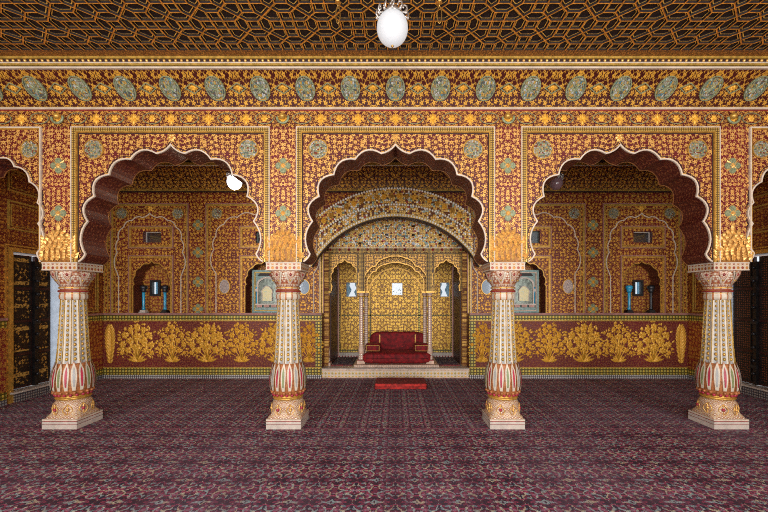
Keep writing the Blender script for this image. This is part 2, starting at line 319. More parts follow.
# ------------------------------------------------------------------ mesh builder
class MB:
    def __init__(s): s.v = []; s.f = []; s.mi = []; s.sm = []
    def add(s, vs, fs, mi=0, smooth=False):
        b = len(s.v); s.v += [tuple(p) for p in vs]
        for f in fs: s.f.append(tuple(b+i for i in f)); s.mi.append(mi); s.sm.append(smooth)
    def box(s, x0, x1, y0, y1, z0, z1, mi=0):
        vs = [(x, y, z) for z in (z0, z1) for y in (y0, y1) for x in (x0, x1)]
        s.add(vs, [(0,2,3,1),(4,5,7,6),(0,1,5,4),(2,6,7,3),(0,4,6,2),(1,3,7,5)], mi)
    def lathe(s, prof, n=32, c=(0,0,0), mi=0, smooth=True, mod=None, cap=True, mif=None):
        vs = []
        for j, (r, z) in enumerate(prof):
            for i in range(n):
                a = 2*PI*i/n; k = mod(a, j, r) if mod else r
                vs.append((c[0]+k*math.cos(a), c[1]+k*math.sin(a), c[2]+z))
        for j in range(len(prof)-1):
            for i in range(n):
                i2 = (i+1) % n
                s.add([], [], 0)
                s.f.append(tuple(len(s.v)+q for q in (j*n+i, j*n+i2, (j+1)*n+i2, (j+1)*n+i)))
                s.mi.append(mif(i, j) if mif else mi); s.sm.append(smooth)
        if cap:
            s.f.append(tuple(len(s.v)+q for q in range(n))[::-1]); s.mi.append(mi); s.sm.append(False)
            k = (len(prof)-1)*n
            s.f.append(tuple(len(s.v)+k+q for q in range(n))); s.mi.append(mi); s.sm.append(False)
        s.v += vs
    def sphere(s, c, r, n=10, m=6, mi=0, sz=1.0):
        prof = [(max(1e-4, r*math.sin(PI*j/m)), -r*sz*math.cos(PI*j/m)) for j in range(m+1)]
        s.lathe(prof, n, c, mi)
    def tube(s, pts, r, n=8, mi=0, closed=False):
        P = [Vector(p) for p in pts]; L = len(P); vs = []
        for i, p in enumerate(P):
            t = (P[(i+1) % L] - P[i-1]) if closed else (P[min(i+1, L-1)] - P[max(i-1, 0)])
            t.normalize(); up = Vector((0, 1, 0)) if abs(t.y) < 0.9 else Vector((1, 0, 0))
            a = t.cross(up).normalized(); b = t.cross(a).normalized()
            for k in range(n):
                q = 2*PI*k/n; vs.append(p + a*r*math.cos(q) + b*r*math.sin(q))
        fs = []
        for i in range(L if closed else L-1):
            j = (i+1) % L
            for k in range(n): fs.append((i*n+k, i*n+(k+1) % n, j*n+(k+1) % n, j*n+k))
        if not closed: fs += [tuple(range(n))[::-1], tuple((L-1)*n+k for k in range(n))]
        s.add(vs, fs, mi, True)
    def prism(s, loops, a, b, plane='xz', mi=0, side=None, back=None):
        """flat shape with holes extruded between depth a (near) and b"""
        if side is None: side = mi
        def P(p, d):
            return {'xz': (p[0], d, p[1]), 'yz': (d, p[0], p[1]), 'xy': (p[0], p[1], d)}[plane]
        flat = [p for L in loops for p in L]
        tris = tessellate_polygon([[Vector((p[0], p[1], 0)) for p in L] for L in loops])
        n = len(flat)
        s.add([P(p, a) for p in flat], [tuple(t) for t in tris], mi)
        s.add([P(p, b) for p in flat], [tuple(reversed(t)) for t in tris], mi if back is None else back)
        for L in loops:
            k = len(L)
            s.add([P(p, a) for p in L]+[P(p, b) for p in L], [(i, (i+1) % k, k+(i+1) % k, k+i) for i in range(k)], side)
    def ribbon(s, pts, w0, w1, a, b, mi=0, closed=False, plane='xz'):
        """moulding following a 2-D path, offset from w0 to w1 to its left, from depth a to b"""
        L = len(pts); A = []; B = []
        for i, p in enumerate(pts):
            if closed: q0, q1 = pts[i-1], pts[(i+1) % L]
            else: q0, q1 = pts[max(i-1, 0)], pts[min(i+1, L-1)]
            def nrm(u, v):
                d = Vector((v[0]-u[0], v[1]-u[1])); 
                if d.length < 1e-9: return None
                d.normalize(); return Vector((-d.y, d.x))
            n0 = nrm(q0, p); n1 = nrm(p, q1)
            n0 = n0 or n1; n1 = n1 or n0
            n = (n0+n1); 
            if n.length < 1e-6: n = n0
            n.normalize(); k = 1/max(0.5, n.dot(n0))
            A.append((p[0]+n.x*w0*k, p[1]+n.y*w0*k)); B.append((p[0]+n.x*w1*k, p[1]+n.y*w1*k))
        def P(p, d): return {'xz': (p[0], d, p[1]), 'yz': (d, p[0], p[1]), 'xy': (p[0], p[1], d)}[plane]
        vs = [P(p, a) for p in A]+[P(p, a) for p in B]+[P(p, b) for p in A]+[P(p, b) for p in B]
        fs = []
        for i in range(L if closed else L-1):
            j = (i+1) % L
            fs += [(i, j, L+j, L+i), (2*L+i, 3*L+i, 3*L+j, 2*L+j), (i, 2*L+i, 2*L+j, j), (L+i, L+j, 3*L+j, 3*L+i)]
        if not closed: fs += [(0, L, 3*L, 2*L), (L-1, 3*L-1, 4*L-1, 2*L-1)]
        s.add(vs, fs, mi)
    def rect(s, x0, x1, z0, z1, w, a, b, mi=0, plane='xz', bottom=True):
        if bottom: s.ribbon([(x0, z0), (x0, z1), (x1, z1), (x1, z0)], 0, -w, a, b, mi, True, plane)
        else: s.ribbon([(x0, z0), (x0, z1), (x1, z1), (x1, z0)], 0, -w, a, b, mi, False, plane)
    def leaf(s, cx, cz, ang, ln, wd, y, h=0.012, mi=0, sgn=-1):
        """raised pointed leaf on a wall facing -y: root at (cx,cz)"""
        ca, sa = math.cos(ang), math.sin(ang)
        def P(t, w, d): return (cx+ca*t*ln-sa*w*wd, y+sgn*d, cz+sa*t*ln+ca*w*wd)
        vs = [P(0, 0, 0), P(0.35, 0.5, 0), P(0.7, 0.38, 0), P(1, 0, 0), P(0.7, -0.38, 0), P(0.35, -0.5, 0), P(0.45, 0, h)]
        s.add(vs, [(0,1,6),(1,2,6),(2,3,6),(3,4,6),(4,5,6),(5,0,6)], mi)
    def blossom(s, cx, cz, r, y, n=6, h=0.014, mi=0, ph=0.0, cmi=None):
        for k in range(n): s.leaf(cx, cz, ph+2*PI*k/n, r, r*0.8, y, h, mi)
        s.sphere((cx, y-h*0.4, cz), r*0.24, 6, 4, mi if cmi is None else cmi)
    def build(s, name, mats, parent=None):
        me = bpy.data.meshes.new(name); me.from_pydata(s.v, [], s.f); 
        if not isinstance(mats, (list, tuple)): mats = [mats]
        for m in mats: me.materials.append(MAT[m] if isinstance(m, str) else m)
        me.polygons.foreach_set('material_index', s.mi); me.polygons.foreach_set('use_smooth', s.sm)
        import bmesh
        bm = bmesh.new(); bm.from_mesh(me); bmesh.ops.recalc_face_normals(bm, faces=bm.faces); bm.to_mesh(me); bm.free()
        me.update()
        o = bpy.data.objects.new(name, me); C.objects.link(o)
        if parent is not None: o.parent = parent
        return o

def tag(o, label=None, cat=None, group=None, kind=None):
    if label: o['label'] = label
    if cat: o['category'] = cat
    if group: o['group'] = group
    if kind: o['kind'] = kind
    return o
def empty(name, loc=(0, 0, 0), rz=0):
    o = bpy.data.objects.new(name, None); C.objects.link(o); o.location = loc; o.rotation_euler = (0, 0, rz)
    o.empty_display_size = 0.2
    return o
def struct(o, label, cat):
    return tag(o, label, cat, kind='structure')
def copy_tree(o, parent=None):
    c = o.copy(); C.objects.link(c); c.parent = parent
    for ch in list(o.children): copy_tree(ch, c)
    return c

def arc_pts(p, q, sag, n=7):
    """points from p to q bulging to the left by sag * chord (end excluded)"""
    P, Q = Vector(p), Vector(q); d = Q-P; n2 = Vector((-d.y, d.x))
    out = []
    for i in range(n):
        t = i/n; out.append(tuple(P+d*t+n2*(sag*4*t*(1-t))))
    return out
def arch_line(cx, half, sags, n=7):
    """half: list of (offset, z) from apex to foot. returns polyline from left foot to right foot"""
    R = []
    for i in range(len(half)-1):
        R += arc_pts(half[i], half[i+1], sags[i], n)
    R.append(half[-1])
    left = [(cx-p[0], p[1]) for p in reversed(R)]
    return left + [(cx+p[0], p[1]) for p in R[1:]]

# ------------------------------------------------------------------ distances (metres from the camera)
DA = 5.22; SA = FPX/DA        # arcade front
DB = 8.61; SB = FPX/DB        # back wall
def ax(px): return (px-395.5)/SA
def az(py): return CAMZ+(298-py)/SA
def bx(px): return (px-395.5)/SB
def bz(py): return CAMZ+(298-py)/SB
WX = 6.455; CEIL = 4.77; TH = 0.42

# ------------------------------------------------------------------ floor, ceiling, side walls
b = MB(); b.box(-WX, WX, -2.6, DB, -0.12, 0); struct(b.build('floor', 'floor'), 'stone floor beneath the carpets', 'floor')

fc = MB(); fc.box(-WX+0.02, WX-0.02, -2.5, DA+0.02, 0, 0.012)
tag(fc.build('carpet', 'carpet'), 'large burgundy patterned carpet covering the floor in front of the four columns', 'carpet')
fc = MB(); fc.box(-WX+0.02, WX-0.02, DA+0.025, DB-0.03, 0, 0.010)
fc.box(-WX+0.02, WX-0.02, DA+0.025, DA+0.055, 0.010, 0.014, 1)
tag(fc.build('carpet', ['carpet2', 'petalpink2']), 'darker burgundy carpet of the hall behind the columns, up to the back wall', 'carpet')

# coffered lattice ceiling
def offset_poly(P, d):
    n = len(P); out = []
    for i in range(n):
        a, p, c = Vector(P[i-1]), Vector(P[i]), Vector(P[(i+1) % n])
        u = (p-a).normalized(); v = (c-p).normalized()
        n0 = Vector((-u.y, u.x)); n1 = Vector((-v.y, v.x)); m = (n0+n1).normalized()
        out.append(tuple(p+m*(d/max(0.4, m.dot(n0)))))
    return out
def ccw(P):
    A = sum(P[i-1][0]*P[i][1]-P[i][0]*P[i-1][1] for i in range(len(P)))
    return P if A > 0 else P[::-1]
cell = 0.1265
base_polys = []
def sq(i, j): return [(i-.5, j-.5), (i+.5, j-.5), (i+.5, j+.5), (i-.5, j+.5)]
for (i, j) in ((0, 0), (1, 0), (-1, 0), (0, 1), (0, -1)): base_polys.append(sq(i, j))
base_polys.append(sq(3, 0))
base_polys.append(sq(0, 3))
for (i, j) in ((3, 3), (2, 3), (4, 3), (3, 2), (3, 4)): base_polys.append(sq(i, j))
for sx in (1, -1):
    for sy in (1, -1):
        base_polys.append([(sx*.5, sy*.5), (sx*1.5, sy*.5), (sx*2, sy*1), (sx*1, sy*2), (sx*.5, sy*1.5)])
        base_polys.append([(3+sx*.5, 3+sy*.5), (3+sx*1.5, 3+sy*.5), (3+sx*2, 3+sy*1), (3+sx*1, 3+sy*2), (3+sx*.5, 3+sy*1.5)])
for (cx, cy) in ((0, 0), (3, 3)):
    for sx in (1, -1):
        X = cx+2*sx; base_polys.append([(X-.5, cy-.5), (X, cy-1), (X+.5, cy-.5), (X+.5, cy+.5), (X, cy+1), (X-.5, cy+.5)])
        Y = cy+2*sx; base_polys.append([(cx-.5, Y-.5), (cx+.5, Y-.5), (cx+1, Y), (cx+.5, Y+.5), (cx-.5, Y+.5), (cx-1, Y)])
cb = MB()
YC = 4.725   # far edge of the lattice
X0 = 0.0+(400+175/6.4-395.5)/FPX*4.27
def clipped(P): return max(p[1] for p in P) <= YC+1e-4 and min(p[1] for p in P) > 2.2 and max(abs(p[0]) for p in P) < WX
row0 = YC-3.5*cell
for I in range(-9, 10):
    for J in range(-4, 2):
        for P in base_polys:
            Q = ccw([(X0+(p[0]+6*I)*cell, row0+(p[1]+6*J)*cell) for p in P])
            if min(p[1] for p in Q) >= YC-0.3*cell or min(p[1] for p in Q) < 2.3 or max(abs(p[0]) for p in Q) > WX: continue
            Q = [(p[0], min(p[1], YC)) for p in Q]
            z0 = CEIL-0.0; zr = CEIL+0.0
            rings = [(Q, CEIL, 0), (offset_poly(Q, 0.0075), CEIL-0.004, 0), (offset_poly(Q, 0.010), CEIL+0.016, 2),
                     (offset_poly(Q, 0.019), CEIL+0.016, 2), (offset_poly(Q, 0.0195), CEIL+0.012, 1), (offset_poly(Q, 0.028), CEIL+0.012, 1), (offset_poly(Q, 0.0285), CEIL+0.022, 2)]
            n = len(Q); vs = []
            for R, z, m_ in rings: vs += [(p[0], p[1], z) for p in R]
            for k in range(1, len(rings)):
                cb.add([], [], 0)
            base = len(cb.v); cb.v += vs
            for k in range(1, len(rings)):
                for i in range(n):
                    j = (i+1) % n
                    cb.f.append((base+(k-1)*n+i, base+(k-1)*n+j, base+k*n+j, base+k*n+i)); cb.mi.append(rings[k][2]); cb.sm.append(False)
            cb.f.append(tuple(base+(len(rings)-1)*n+i for i in range(n))); cb.mi.append(2); cb.sm.append(False)
            c = (sum(p[0] for p in Q)/n, sum(p[1] for p in Q)/n)
cb.box(-WX, WX, -2.6, 2.3, CEIL, CEIL+0.05, 3)
cb.box(-WX, WX, 2.3, DA, CEIL+0.03, CEIL+0.12, 2)
cb.box(-WX, WX, YC, DA, CEIL-0.002, CEIL+0.03, 4)
cb.box(-WX, WX, DA, DB+0.2, CEIL, CEIL+0.12, 3)
struct(cb.build('ceiling', ['rib', 'rib_line', 'coffer', 'hall_ceiling', 'ceil_border']), 'dark coffered ceiling with gilded square and hexagonal lattice', 'ceiling')

# side walls with one doorway each
DR0, DR1, DRT = 6.56, 7.62, 2.55
def wall_side(sgn, name, label):
    b = MB(); X = sgn*WX
    loops = [[(-2.6, 0), (DR0, 0), (DR0, DRT), (DR1, DRT), (DR1, 0), (DB+0.3, 0), (DB+0.3, CEIL+0.12), (-2.6, CEIL+0.12)]]
    b.prism(loops, X, X+sgn*0.35, 'yz', 0, 0)
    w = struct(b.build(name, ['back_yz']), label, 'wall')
    i = -sgn
    f = MB()
    for (y0, y1, z0, z1) in ((6.48, 7.66, 3.56, 3.93), (6.48, 7.66, 2.92, 3.41), (7.86, 8.46, 1.47, 3.86), (6.02, 6.34, 1.47, 3.93)):
        f.rect(y0, y1, z0, z1, 0.03, X+i*0.0, X+i*0.02, 0, 'yz')
        f.rect(y0+0.06, y1-0.06, z0+0.06, z1-0.06, 0.012, X, X+i*0.012, 0, 'yz')
    f.build('panel_frame', ['gold_dim'], w)
    f = MB(); f.ribbon([(DR0, 0), (DR0, DRT), (DR1, DRT), (DR1, 0)], 0.0, 0.07, X, X+i*0.03, 0, False, 'yz')
    f.ribbon([(DR0, 0), (DR0, DRT), (DR1, DRT), (DR1, 0)], 0.10, 0.12, X, X+i*0.015, 0, False, 'yz')
    f.build('door_surround', ['gold'], w)
    f = MB()
    for (y0, y1) in ((5.7, DR0-0.13), (DR1+0.13, DB)):
        f.prism([[(y0, 0.1), (y1, 0.1), (y1, 1.40), (y0, 1.40)]], X, X+i*0.035, 'yz', 0)
        f.prism([[(y0, 0.1), (y1, 0.1), (y1, 0.22), (y0, 0.22)]], X, X+i*0.045, 'yz', 1)
        f.prism([[(y0, 1.28), (y1, 1.28), (y1, 1.40), (y0, 1.40)]], X, X+i*0.045, 'yz', 1)
        f.prism([[(y0, 1.40), (y1, 1.40), (y1, 1.44), (y0, 1.44)]], X, X+i*0.07, 'yz', 2)
        f.prism([[(y0, 0), (y1, 0), (y1, 0.1), (y0, 0.1)]], X, X+i*0.05, 'yz', 3)
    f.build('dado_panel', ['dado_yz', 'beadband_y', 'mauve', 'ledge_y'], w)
    f = MB(); f.prism([[(DA+TH, 4.08), (DB, 4.08), (DB, 4.13), (DA+TH, 4.13)]], X, X+i*0.03, 'yz', 0)
    f.prism([[(DA+TH, 4.52), (DB, 4.52), (DB, 4.60), (DA+TH, 4.60)]], X, X+i*0.28, 'yz', 0)
    vs = []
    for k in range(7):
        t = k/6*PI/2; vs.append((X+i*0.27*(1-math.cos(t)), 4.13+0.39*math.sin(t)))
    V_ = [(v[0], DA+TH, v[1]) for v in vs]+[(v[0], DB, v[1]) for v in vs]
    f.add(V_, [(k, k+1, 8+k, 7+k) for k in range(6)], 1)
    f.build('cornice', ['gold_dim', 'back_yz'], w)
    return w
wl = wall_side(-1, 'wall_left', 'red and gold painted left wall with doorway')
wr = wall_side(1, 'wall_right', 'red and gold painted right wall with doorway')

def door(sgn, name, label, open_gap, mat, cg):
    X = sgn*(WX+0.10); root = empty(name, (sgn*WX, (DR0+DR1)/2, 0)); struct(root, label, 'door')
    def W(mb, nm, mats, par=root):
        o = mb.build(nm, mats, par)
        o.location = (-root.location.x, -root.location.y, 0) if par is root else (0, 0, 0)
        return o
    b = MB(); X2 = sgn*WX
    b.prism([[(DR0, 0.0), (DR1, 0.0), (DR1, 0.16), (DR0, 0.16)]], X2-sgn*0.05, X2+sgn*0.34, 'yz', 0)
    b.box(min(X2-sgn*0.09, X2+sgn*0.3), max(X2-sgn*0.09, X2+sgn*0.3), DR0-0.06, DR1+0.06, 0.16, 0.19, 1)
    W(b, 'door_sill', ['ledge_y', 'marble'])
    mid = (DR0+DR1)/2 - 0.03
    leafs = [(DR0+0.03, mid-0.03), (mid+0.03+cg, DR1-0.02-open_gap)]
    for k, (y0, y1) in enumerate(leafs):
        b = MB(); b.prism([[(y0, 0.2), (y1, 0.2), (y1, DRT-0.03), (y0, DRT-0.03)]], X, X+sgn*0.05, 'yz', 0)
        h = (DRT-0.25)/4
        lf = W(b, 'door_leaf', ['wood'])
        p = MB()
        for q in range(4):
            z0 = 0.24+q*h
            p.rect(y0+0.04, y1-0.04, z0, z0+h-0.05, 0.022, X-sgn*0.022, X, 0, 'yz')
        p.build('panel_moulding', ['black'], lf)
        p = MB()
        for q in range(4):
            z0 = 0.24+q*h
            p.prism([[(y0+0.06, z0+0.02), (y1-0.06, z0+0.02), (y1-0.06, z0+h-0.07), (y0+0.06, z0+h-0.07)]], X-sgn*0.01, X, 'yz', 0)
        p.build('painted_panel', [mat], lf)
    b = MB()
    yy = mid; b.prism([[(yy-0.035, 0.2), (yy+0.035, 0.2), (yy+0.035, DRT-0.12), (yy-0.035, DRT-0.12)]], X-sgn*0.06, X-sgn*0.0, 'yz', 0)
    for k in range(9):
        b.sphere((X-sgn*0.075, yy, 0.4+k*0.24), 0.028, 8, 6, 1)
    for k in range(3):
        b.prism([[(yy-0.06, 0.5+k*0.8), (yy+0.06, 0.5+k*0.8), (yy+0.06, 0.56+k*0.8), (yy-0.06, 0.56+k*0.8)]], X-sgn*0.08, X-sgn*0.05, 'yz', 1)
    W(b, 'bolted_centre_bar', ['black', 'metal'])
    b = MB()
    for y0, y1 in ((DR0, DR0+0.015), (DR1-0.015, DR1)): b.box(*sorted((X2+sgn*0.005, X2+sgn*0.34)), y0, y1, 0.19, DRT, 0)
    W(b, 'door_jamb', ['daylit_jamb'])
    return root
door(-1, 'door_1', 'dark double door with painted gold panels in the left wall', 0.19, 'paintdoor', 0)
door(1, 'door_2', 'dark double door with dotted panels in the right wall', 0.03, 'doordots', 0.035)

# ------------------------------------------------------------------ arcade wall
def tohalf(L): return [(p[0]/SA, az(p[1])) for p in L]
ZS = 2.25
main_half = tohalf([(0,146),(14.3,154.5),(39.9,160.3),(61,175.5),(75.5,197),(82,221.5),(84.6,254)])+[(1.225, ZS)]
main_sag = [-0.10, 0.24, 0.25, 0.30, 0.30, 0.18, -0.1]
end_half = tohalf([(0,152),(8.5,159),(21.5,167.5),(36.5,182.5),(44.5,203),(45,223.8),(44,253)])+[(0.655, ZS)]
end_sag = [-0.10, 0.22, 0.22, 0.24, 0.24, 0.20, -0.1]
ARCH = [(-5.38, end_half, end_sag), (-3.0, main_half, main_sag), (0.0, main_half, main_sag), (3.0, main_half, main_sag), (5.38, end_half, end_sag)]
lines = [arch_line(*a) for a in ARCH]
def mirrorfix(L):   # the bulge sign is defined for the right half (apex to foot = clockwise)
    return L
wall = [(-WX, 4.30), (-WX, ZS)]
for L in lines: wall += L
wall += [(WX, ZS), (WX, 4.30)]
b = MB(); b.prism([wall], DA, DA+TH, 'xz', 0, 1, 0)
b.box(-WX, WX, DA, DA+TH, 4.30, CEIL, 0)
for s in (-1, 1):
    xs = sorted((s*WX, s*6.03)); b.prism([[(xs[0], 0), (xs[1], 0), (xs[1], ZS), (xs[0], ZS)]], DA, DA+TH, 'xz', 0, 1)
arc = struct(b.build('wall_middle', ['spandrel', 'intrados']), 'arcade wall of cusped arches covered in gilt flowers', 'wall')

for L in lines:
    f = MB(); f.ribbon(L, 0.0, 0.018, DA-0.022, DA+0.002, 0)
    f.ribbon(L, 0.040, 0.048, DA-0.008, DA+0.002, 1)
    f.build('arch_outline', ['white', 'darkline'], arc)
    f = MB(); f.ribbon(L, -0.004, 0.012, DA+TH-0.002, DA+TH+0.012, 0)
    f.build('arch_rear_edge', ['rearedge'], arc)

# framed mouldings round each arch, pier strips between
zt = az(127.5)
for (cx, h) in ((-3.0, 99/SA), (0, 99/SA), (3.0, 99/SA)):
    f = MB()
    P = [(cx-h, ZS), (cx-h, zt), (cx+h, zt), (cx+h, ZS)]
    f.ribbon(P, 0, -0.012, DA-0.035, DA, 0); f.ribbon(P, -0.012, -0.062, DA-0.025, DA, 1)
    f.ribbon(P, -0.062, -0.078, DA-0.030, DA, 2); f.ribbon(P, -0.078, -0.09, DA-0.004, DA, 3)
    f.build('arch_frame', ['white', 'framegold', 'gold', 'darkline'], arc)
for s in (-1, 1):
    xs = [s*(4.5+0.235-0.01), s*(WX+0.02)]
    f = MB(); P = [(xs[0], ZS), (xs[0], zt), (xs[1], zt)]
    k = 1 if s < 0 else -1
    f.ribbon(P, 0, 0.018*k, DA-0.03, DA, 0); f.ribbon(P, 0.018*k, 0.035*k, DA-0.02, DA, 2)
    f.build('arch_frame', ['white', 'framegold', 'gold'], arc)
PIERS = (-4.5, -1.5, 1.5, 4.5)
def quatre(mb, cx, cz, r, y, mi=0, mj=1):
    for k in range(4):
        a = k*PI/2; mb.lathe([(r*0.42, 0), (r*0.36, 0.012)], 10, (0, 0, 0), mi, False)
        # stand the petal upright on the wall
        n = 20
        for q in range(len(mb.v)-n, len(mb.v)):
            x, yy, z = mb.v[q]; mb.v[q] = (cx+r*0.52*math.cos(a)+x, y-z, cz+r*0.52*math.sin(a)+yy)
    for k in range(4): mb.leaf(cx, cz, PI/4+k*PI/2, r*0.95, r*0.3, y, 0.02, mj)
    mb.blossom(cx, cz, r*0.38, y-0.010, 4, 0.014, mj)
def disc(mb, cx, cz, rx, rz, y, t, mi=0, n=28):
    P = [(cx+rx*math.cos(2*PI*k/n), cz+rz*math.sin(2*PI*k/n)) for k in range(n)]
    mb.prism([P], y-t, y, 'xz', mi)
    return P
def medal(cx, cz, r, y, parent, rz=None, mats=('medallion', 'white', 'greenpaint'), name='medallion'):
    rz = rz or r
    f = MB(); P = disc(f, cx, cz, r, rz, y, 0.008, 0)
    f.ribbon(P, 0.0, r*0.10, y-0.016, y, 1, True)
    for rr in (0.62, 0.3):
        Q = [(cx+r*rr*math.cos(2*PI*k/24)*(1+0.10*math.cos(6*2*PI*k/24)), cz+rz*rr*math.sin(2*PI*k/24)*(1+0.10*math.cos(6*2*PI*k/24))) for k in range(24)]
        f.ribbon(Q, 0.0, r*0.06, y-0.014, y, 2, True)
    return f.build(name, list(mats), parent)
for cx in PIERS:
    f = MB(); w = 0.175
    f.box(cx-w-0.005, cx+w+0.005, DA-0.012, DA, ZS, zt+0.0, 0)
    f.build('pier_panel', ['pier'], arc)
    f = MB()
    for zz in (az(166), az(213.5)): quatre(f, cx, zz, 0.115, DA-0.012)
    f.build('pier_rosette', ['greenpaint', 'goldleaf'], arc)
    # crescent with disc
    f = MB(); zc = az(118.5)
    pts = [(cx+0.075*math.cos(a), DA-0.035, zc+0.075*math.sin(a)) for a in [PI*0.98+k*(PI*1.1)/14 for k in range(15)]]
    f.tube(pts, 0.016, 8, 0); f.sphere((cx-0.006, DA-0.03, zc+0.02), 0.045, 12, 8, 1)
    f.build('crescent_boss', ['greenpaint', 'gold'], arc)
    # gilded spray standing on the capital
    f = MB()
    f.prism([[(cx-0.235, ZS), (cx+0.235, ZS), (cx+0.235, ZS+0.20), (cx+0.16, ZS+0.34), (cx, ZS+0.46), (cx-0.16, ZS+0.34), (cx-0.235, ZS+0.20)]], DA-0.022, DA, 'xz', 1)
    random.seed(3)
    for row in range(9):
        zz = ZS+0.02+row*0.043; hw = 0.21*(1-(row/9.5)**2.2)
        n = max(1, int(hw*2/0.062))
        for k in range(n+1):
            xx = cx-hw+2*hw*k/max(1, n) if n > 0 else cx
            a = PI/2-(xx-cx)*3.2+random.uniform(-0.25, 0.25)
            f.leaf(xx, zz, a, 0.085+random.uniform(-0.01, 0.02), 0.05, DA-0.022, 0.022, 0)
            if random.random() < 0.5: f.blossom(xx, zz+0.02, 0.032, DA-0.034, 5, 0.014, 0)
    for s in (-1, 1):
        for k in range(4): f.leaf(cx+s*0.19, ZS+0.16+k*0.04, PI/2-s*0.5, 0.11, 0.05, DA-0.022, 0.02, 0)
    f.leaf(cx, ZS+0.40, PI/2, 0.13, 0.06, DA-0.022, 0.02, 0)
    f.build('gilded_spray', ['goldleaf', 'spraybase'], arc)
for (cx, o) in ((-3.0, 1.035), (0, 1.035), (3.0, 1.035)):
    for s in (-1, 1): medal(cx+s*o, az(149.5), 0.137, DA-0.001, arc, mats=('medallion', 'gold', 'greenpaint'))
    f = MB(); f.blossom(cx, az(137.5), 0.06, DA-0.002, 6, 0.015, 0); f.leaf(cx, az(143), PI/2, 0.09, 0.05, DA-0.002, 0.02, 0)
    f.build('apex_flower', ['goldleaf'], arc)
for s in (-1, 1): medal(s*(4.5+0.39), az(149.5), 0.125, DA-0.001, arc, mats=('medallion', 'gold', 'greenpaint'))

# lower frieze, cove and cornice
f = MB(); z1 = az(110.5)
f.box(-WX, WX, DA-0.010, DA, zt+0.004, z1, 0)
fz = f.build('frieze_band', ['frieze'], arc)
k = 0
x = -6.25
while x < 6.3:
    if min(abs(x-p) for p in PIERS) > 0.2:
        f = MB(); P = disc(f, x, az(119), 0.125, 0.075, DA-0.010, 0.006, 0, 20); f.ribbon(P, 0, 0.007, DA-0.022, DA-0.01, 1, True)
        f.blossom(x, az(119), 0.05, DA-0.016, 6, 0.012, 2); f.build('frieze_rosette', ['frieze', 'greenpaint', 'bushgold'], arc)
        f = MB()
        for q in range(4): f.leaf(x+0.25, az(119), q*PI/2, 0.08, 0.035, DA-0.010, 0.014, 0)
        for q in range(4): f.leaf(x+0.25, az(119), PI/4+q*PI/2, 0.06, 0.035, DA-0.010, 0.014, 0)
        f.build('frieze_cross', ['bushgold'], arc)
    x += 0.5
f = MB(); f.box(-WX, WX, DA-0.05, DA, z1, z1+0.018, 0); f.box(-WX, WX, DA-0.035, DA, z1+0.018, z1+0.034, 1); f.box(-WX, WX, DA-0.02, DA, z1-0.01, z1, 2)
f.build('string_course', ['white', 'gold', 'red'], arc)
f = MB()
prof = []
ztop = 4.63; zb = z1+0.034
for k in range(9):
    t = k/8; a = t*PI/2
    # gently hollow 45-degree cove
    y = DA-0.36*(t+0.10*math.sin(PI*t)*0); z = zb+(ztop-zb)*t; h = 0.035*math.sin(PI*t)
    prof.append((y+h*0.7, z+h*0.7))
vs = [(-WX, p[0], p[1]) for p in prof]+[(WX, p[0], p[1]) for p in prof]
f.add(vs, [(i, i+1, 10+i, 9+i) for i in range(8)], 0, True)
f.build('cove', ['cove'], arc)
def on_cove(t):
    h = 0.035*math.sin(PI*t); return DA-0.36*t+h*0.7, zb+(ztop-zb)*t+h*0.7
def lay_on_cove(mb, cx):
    """turn a disc drawn in the wall plane (centre at origin) onto the cove slope"""
    y0, z0 = on_cove(0.5); ang = math.atan2(0.36, ztop-zb); ca, sa = math.cos(ang), math.sin(ang)
    nv = []
    for (x, y, z) in mb.v:
        nv.append((cx+x, y0+y*ca - z*sa, z0 + z*ca + y*sa))
    mb.v = nv
sp = 0.584
for k in range(-11, 12):
    cx = k*sp
    if abs(cx) < WX-0.2:
        f = MB(); P = disc(f, 0, 0, 0.125, 0.155, 0, 0.012, 0, 22)
        f.ribbon(P, 0, 0.012, -0.024, 0, 1, True)
        for q in range(8): f.leaf(0, 0, q*PI/4, 0.09, 0.022, -0.012, 0.014, 1)
        Q = [(0.10*math.cos(2*PI*i/24)*(1+0.12*math.cos(8*2*PI*i/24)), 0.12*math.sin(2*PI*i/24)*(1+0.12*math.cos(8*2*PI*i/24))) for i in range(24)]
        f.ribbon(Q, 0, 0.009, -0.022, 0, 1, True)
        lay_on_cove(f, cx); f.build('cove_medallion', ['cove_med', 'greenpaint', 'goldleaf'], arc)
    cx = (k+0.5)*sp
    if abs(cx) < WX-0.2:
        f = MB(); Q = [(-0.11, 0), (0, 0.07), (0.11, 0), (0, -0.07)]
        f.ribbon(Q, 0, -0.010, -0.012, 0, 0, True); f.blossom(0, 0, 0.04, 0, 6, 0.014, 1)
        lay_on_cove(f, cx); f.build('cove_lozenge', ['greenpaint', 'bushgold'], arc)
f = MB(); yc = DA-0.36
f.box(-WX, WX, yc-0.02, yc+0.08, ztop-0.006, ztop+0.014, 0)
f.box(-WX, WX, yc+0.0, yc+0.08, ztop+0.014, ztop+0.026, 1)
f.box(-WX, WX, yc-0.025, yc+0.08, ztop+0.026, ztop+0.050, 2)
f.box(-WX, WX, yc-0.035, yc+0.08, ztop+0.050, ztop+0.062, 0)
f.box(-WX, WX, yc-0.012, yc+0.08, ztop+0.062, ztop+0.110, 3)
f.box(-WX, WX, yc-0.03, yc+0.08, ztop+0.110, CEIL, 2)
crn = f.build('cornice', ['white', 'darkline', 'gold_dim', 'darkline'], arc)
f = MB(); x = -6.4
while x < 6.4:
    f.sphere((x, yc-0.018, ztop+0.087), 0.019, 6, 4, 0); x += 0.072
f.build('cornice_beads', ['goldleaf'], crn)
f = MB(); f.box(-WX, WX, DA+TH, DA+TH+0.06, z1, z1+0.05, 0); f.build('rear_string_course', ['gold_dim'], arc)

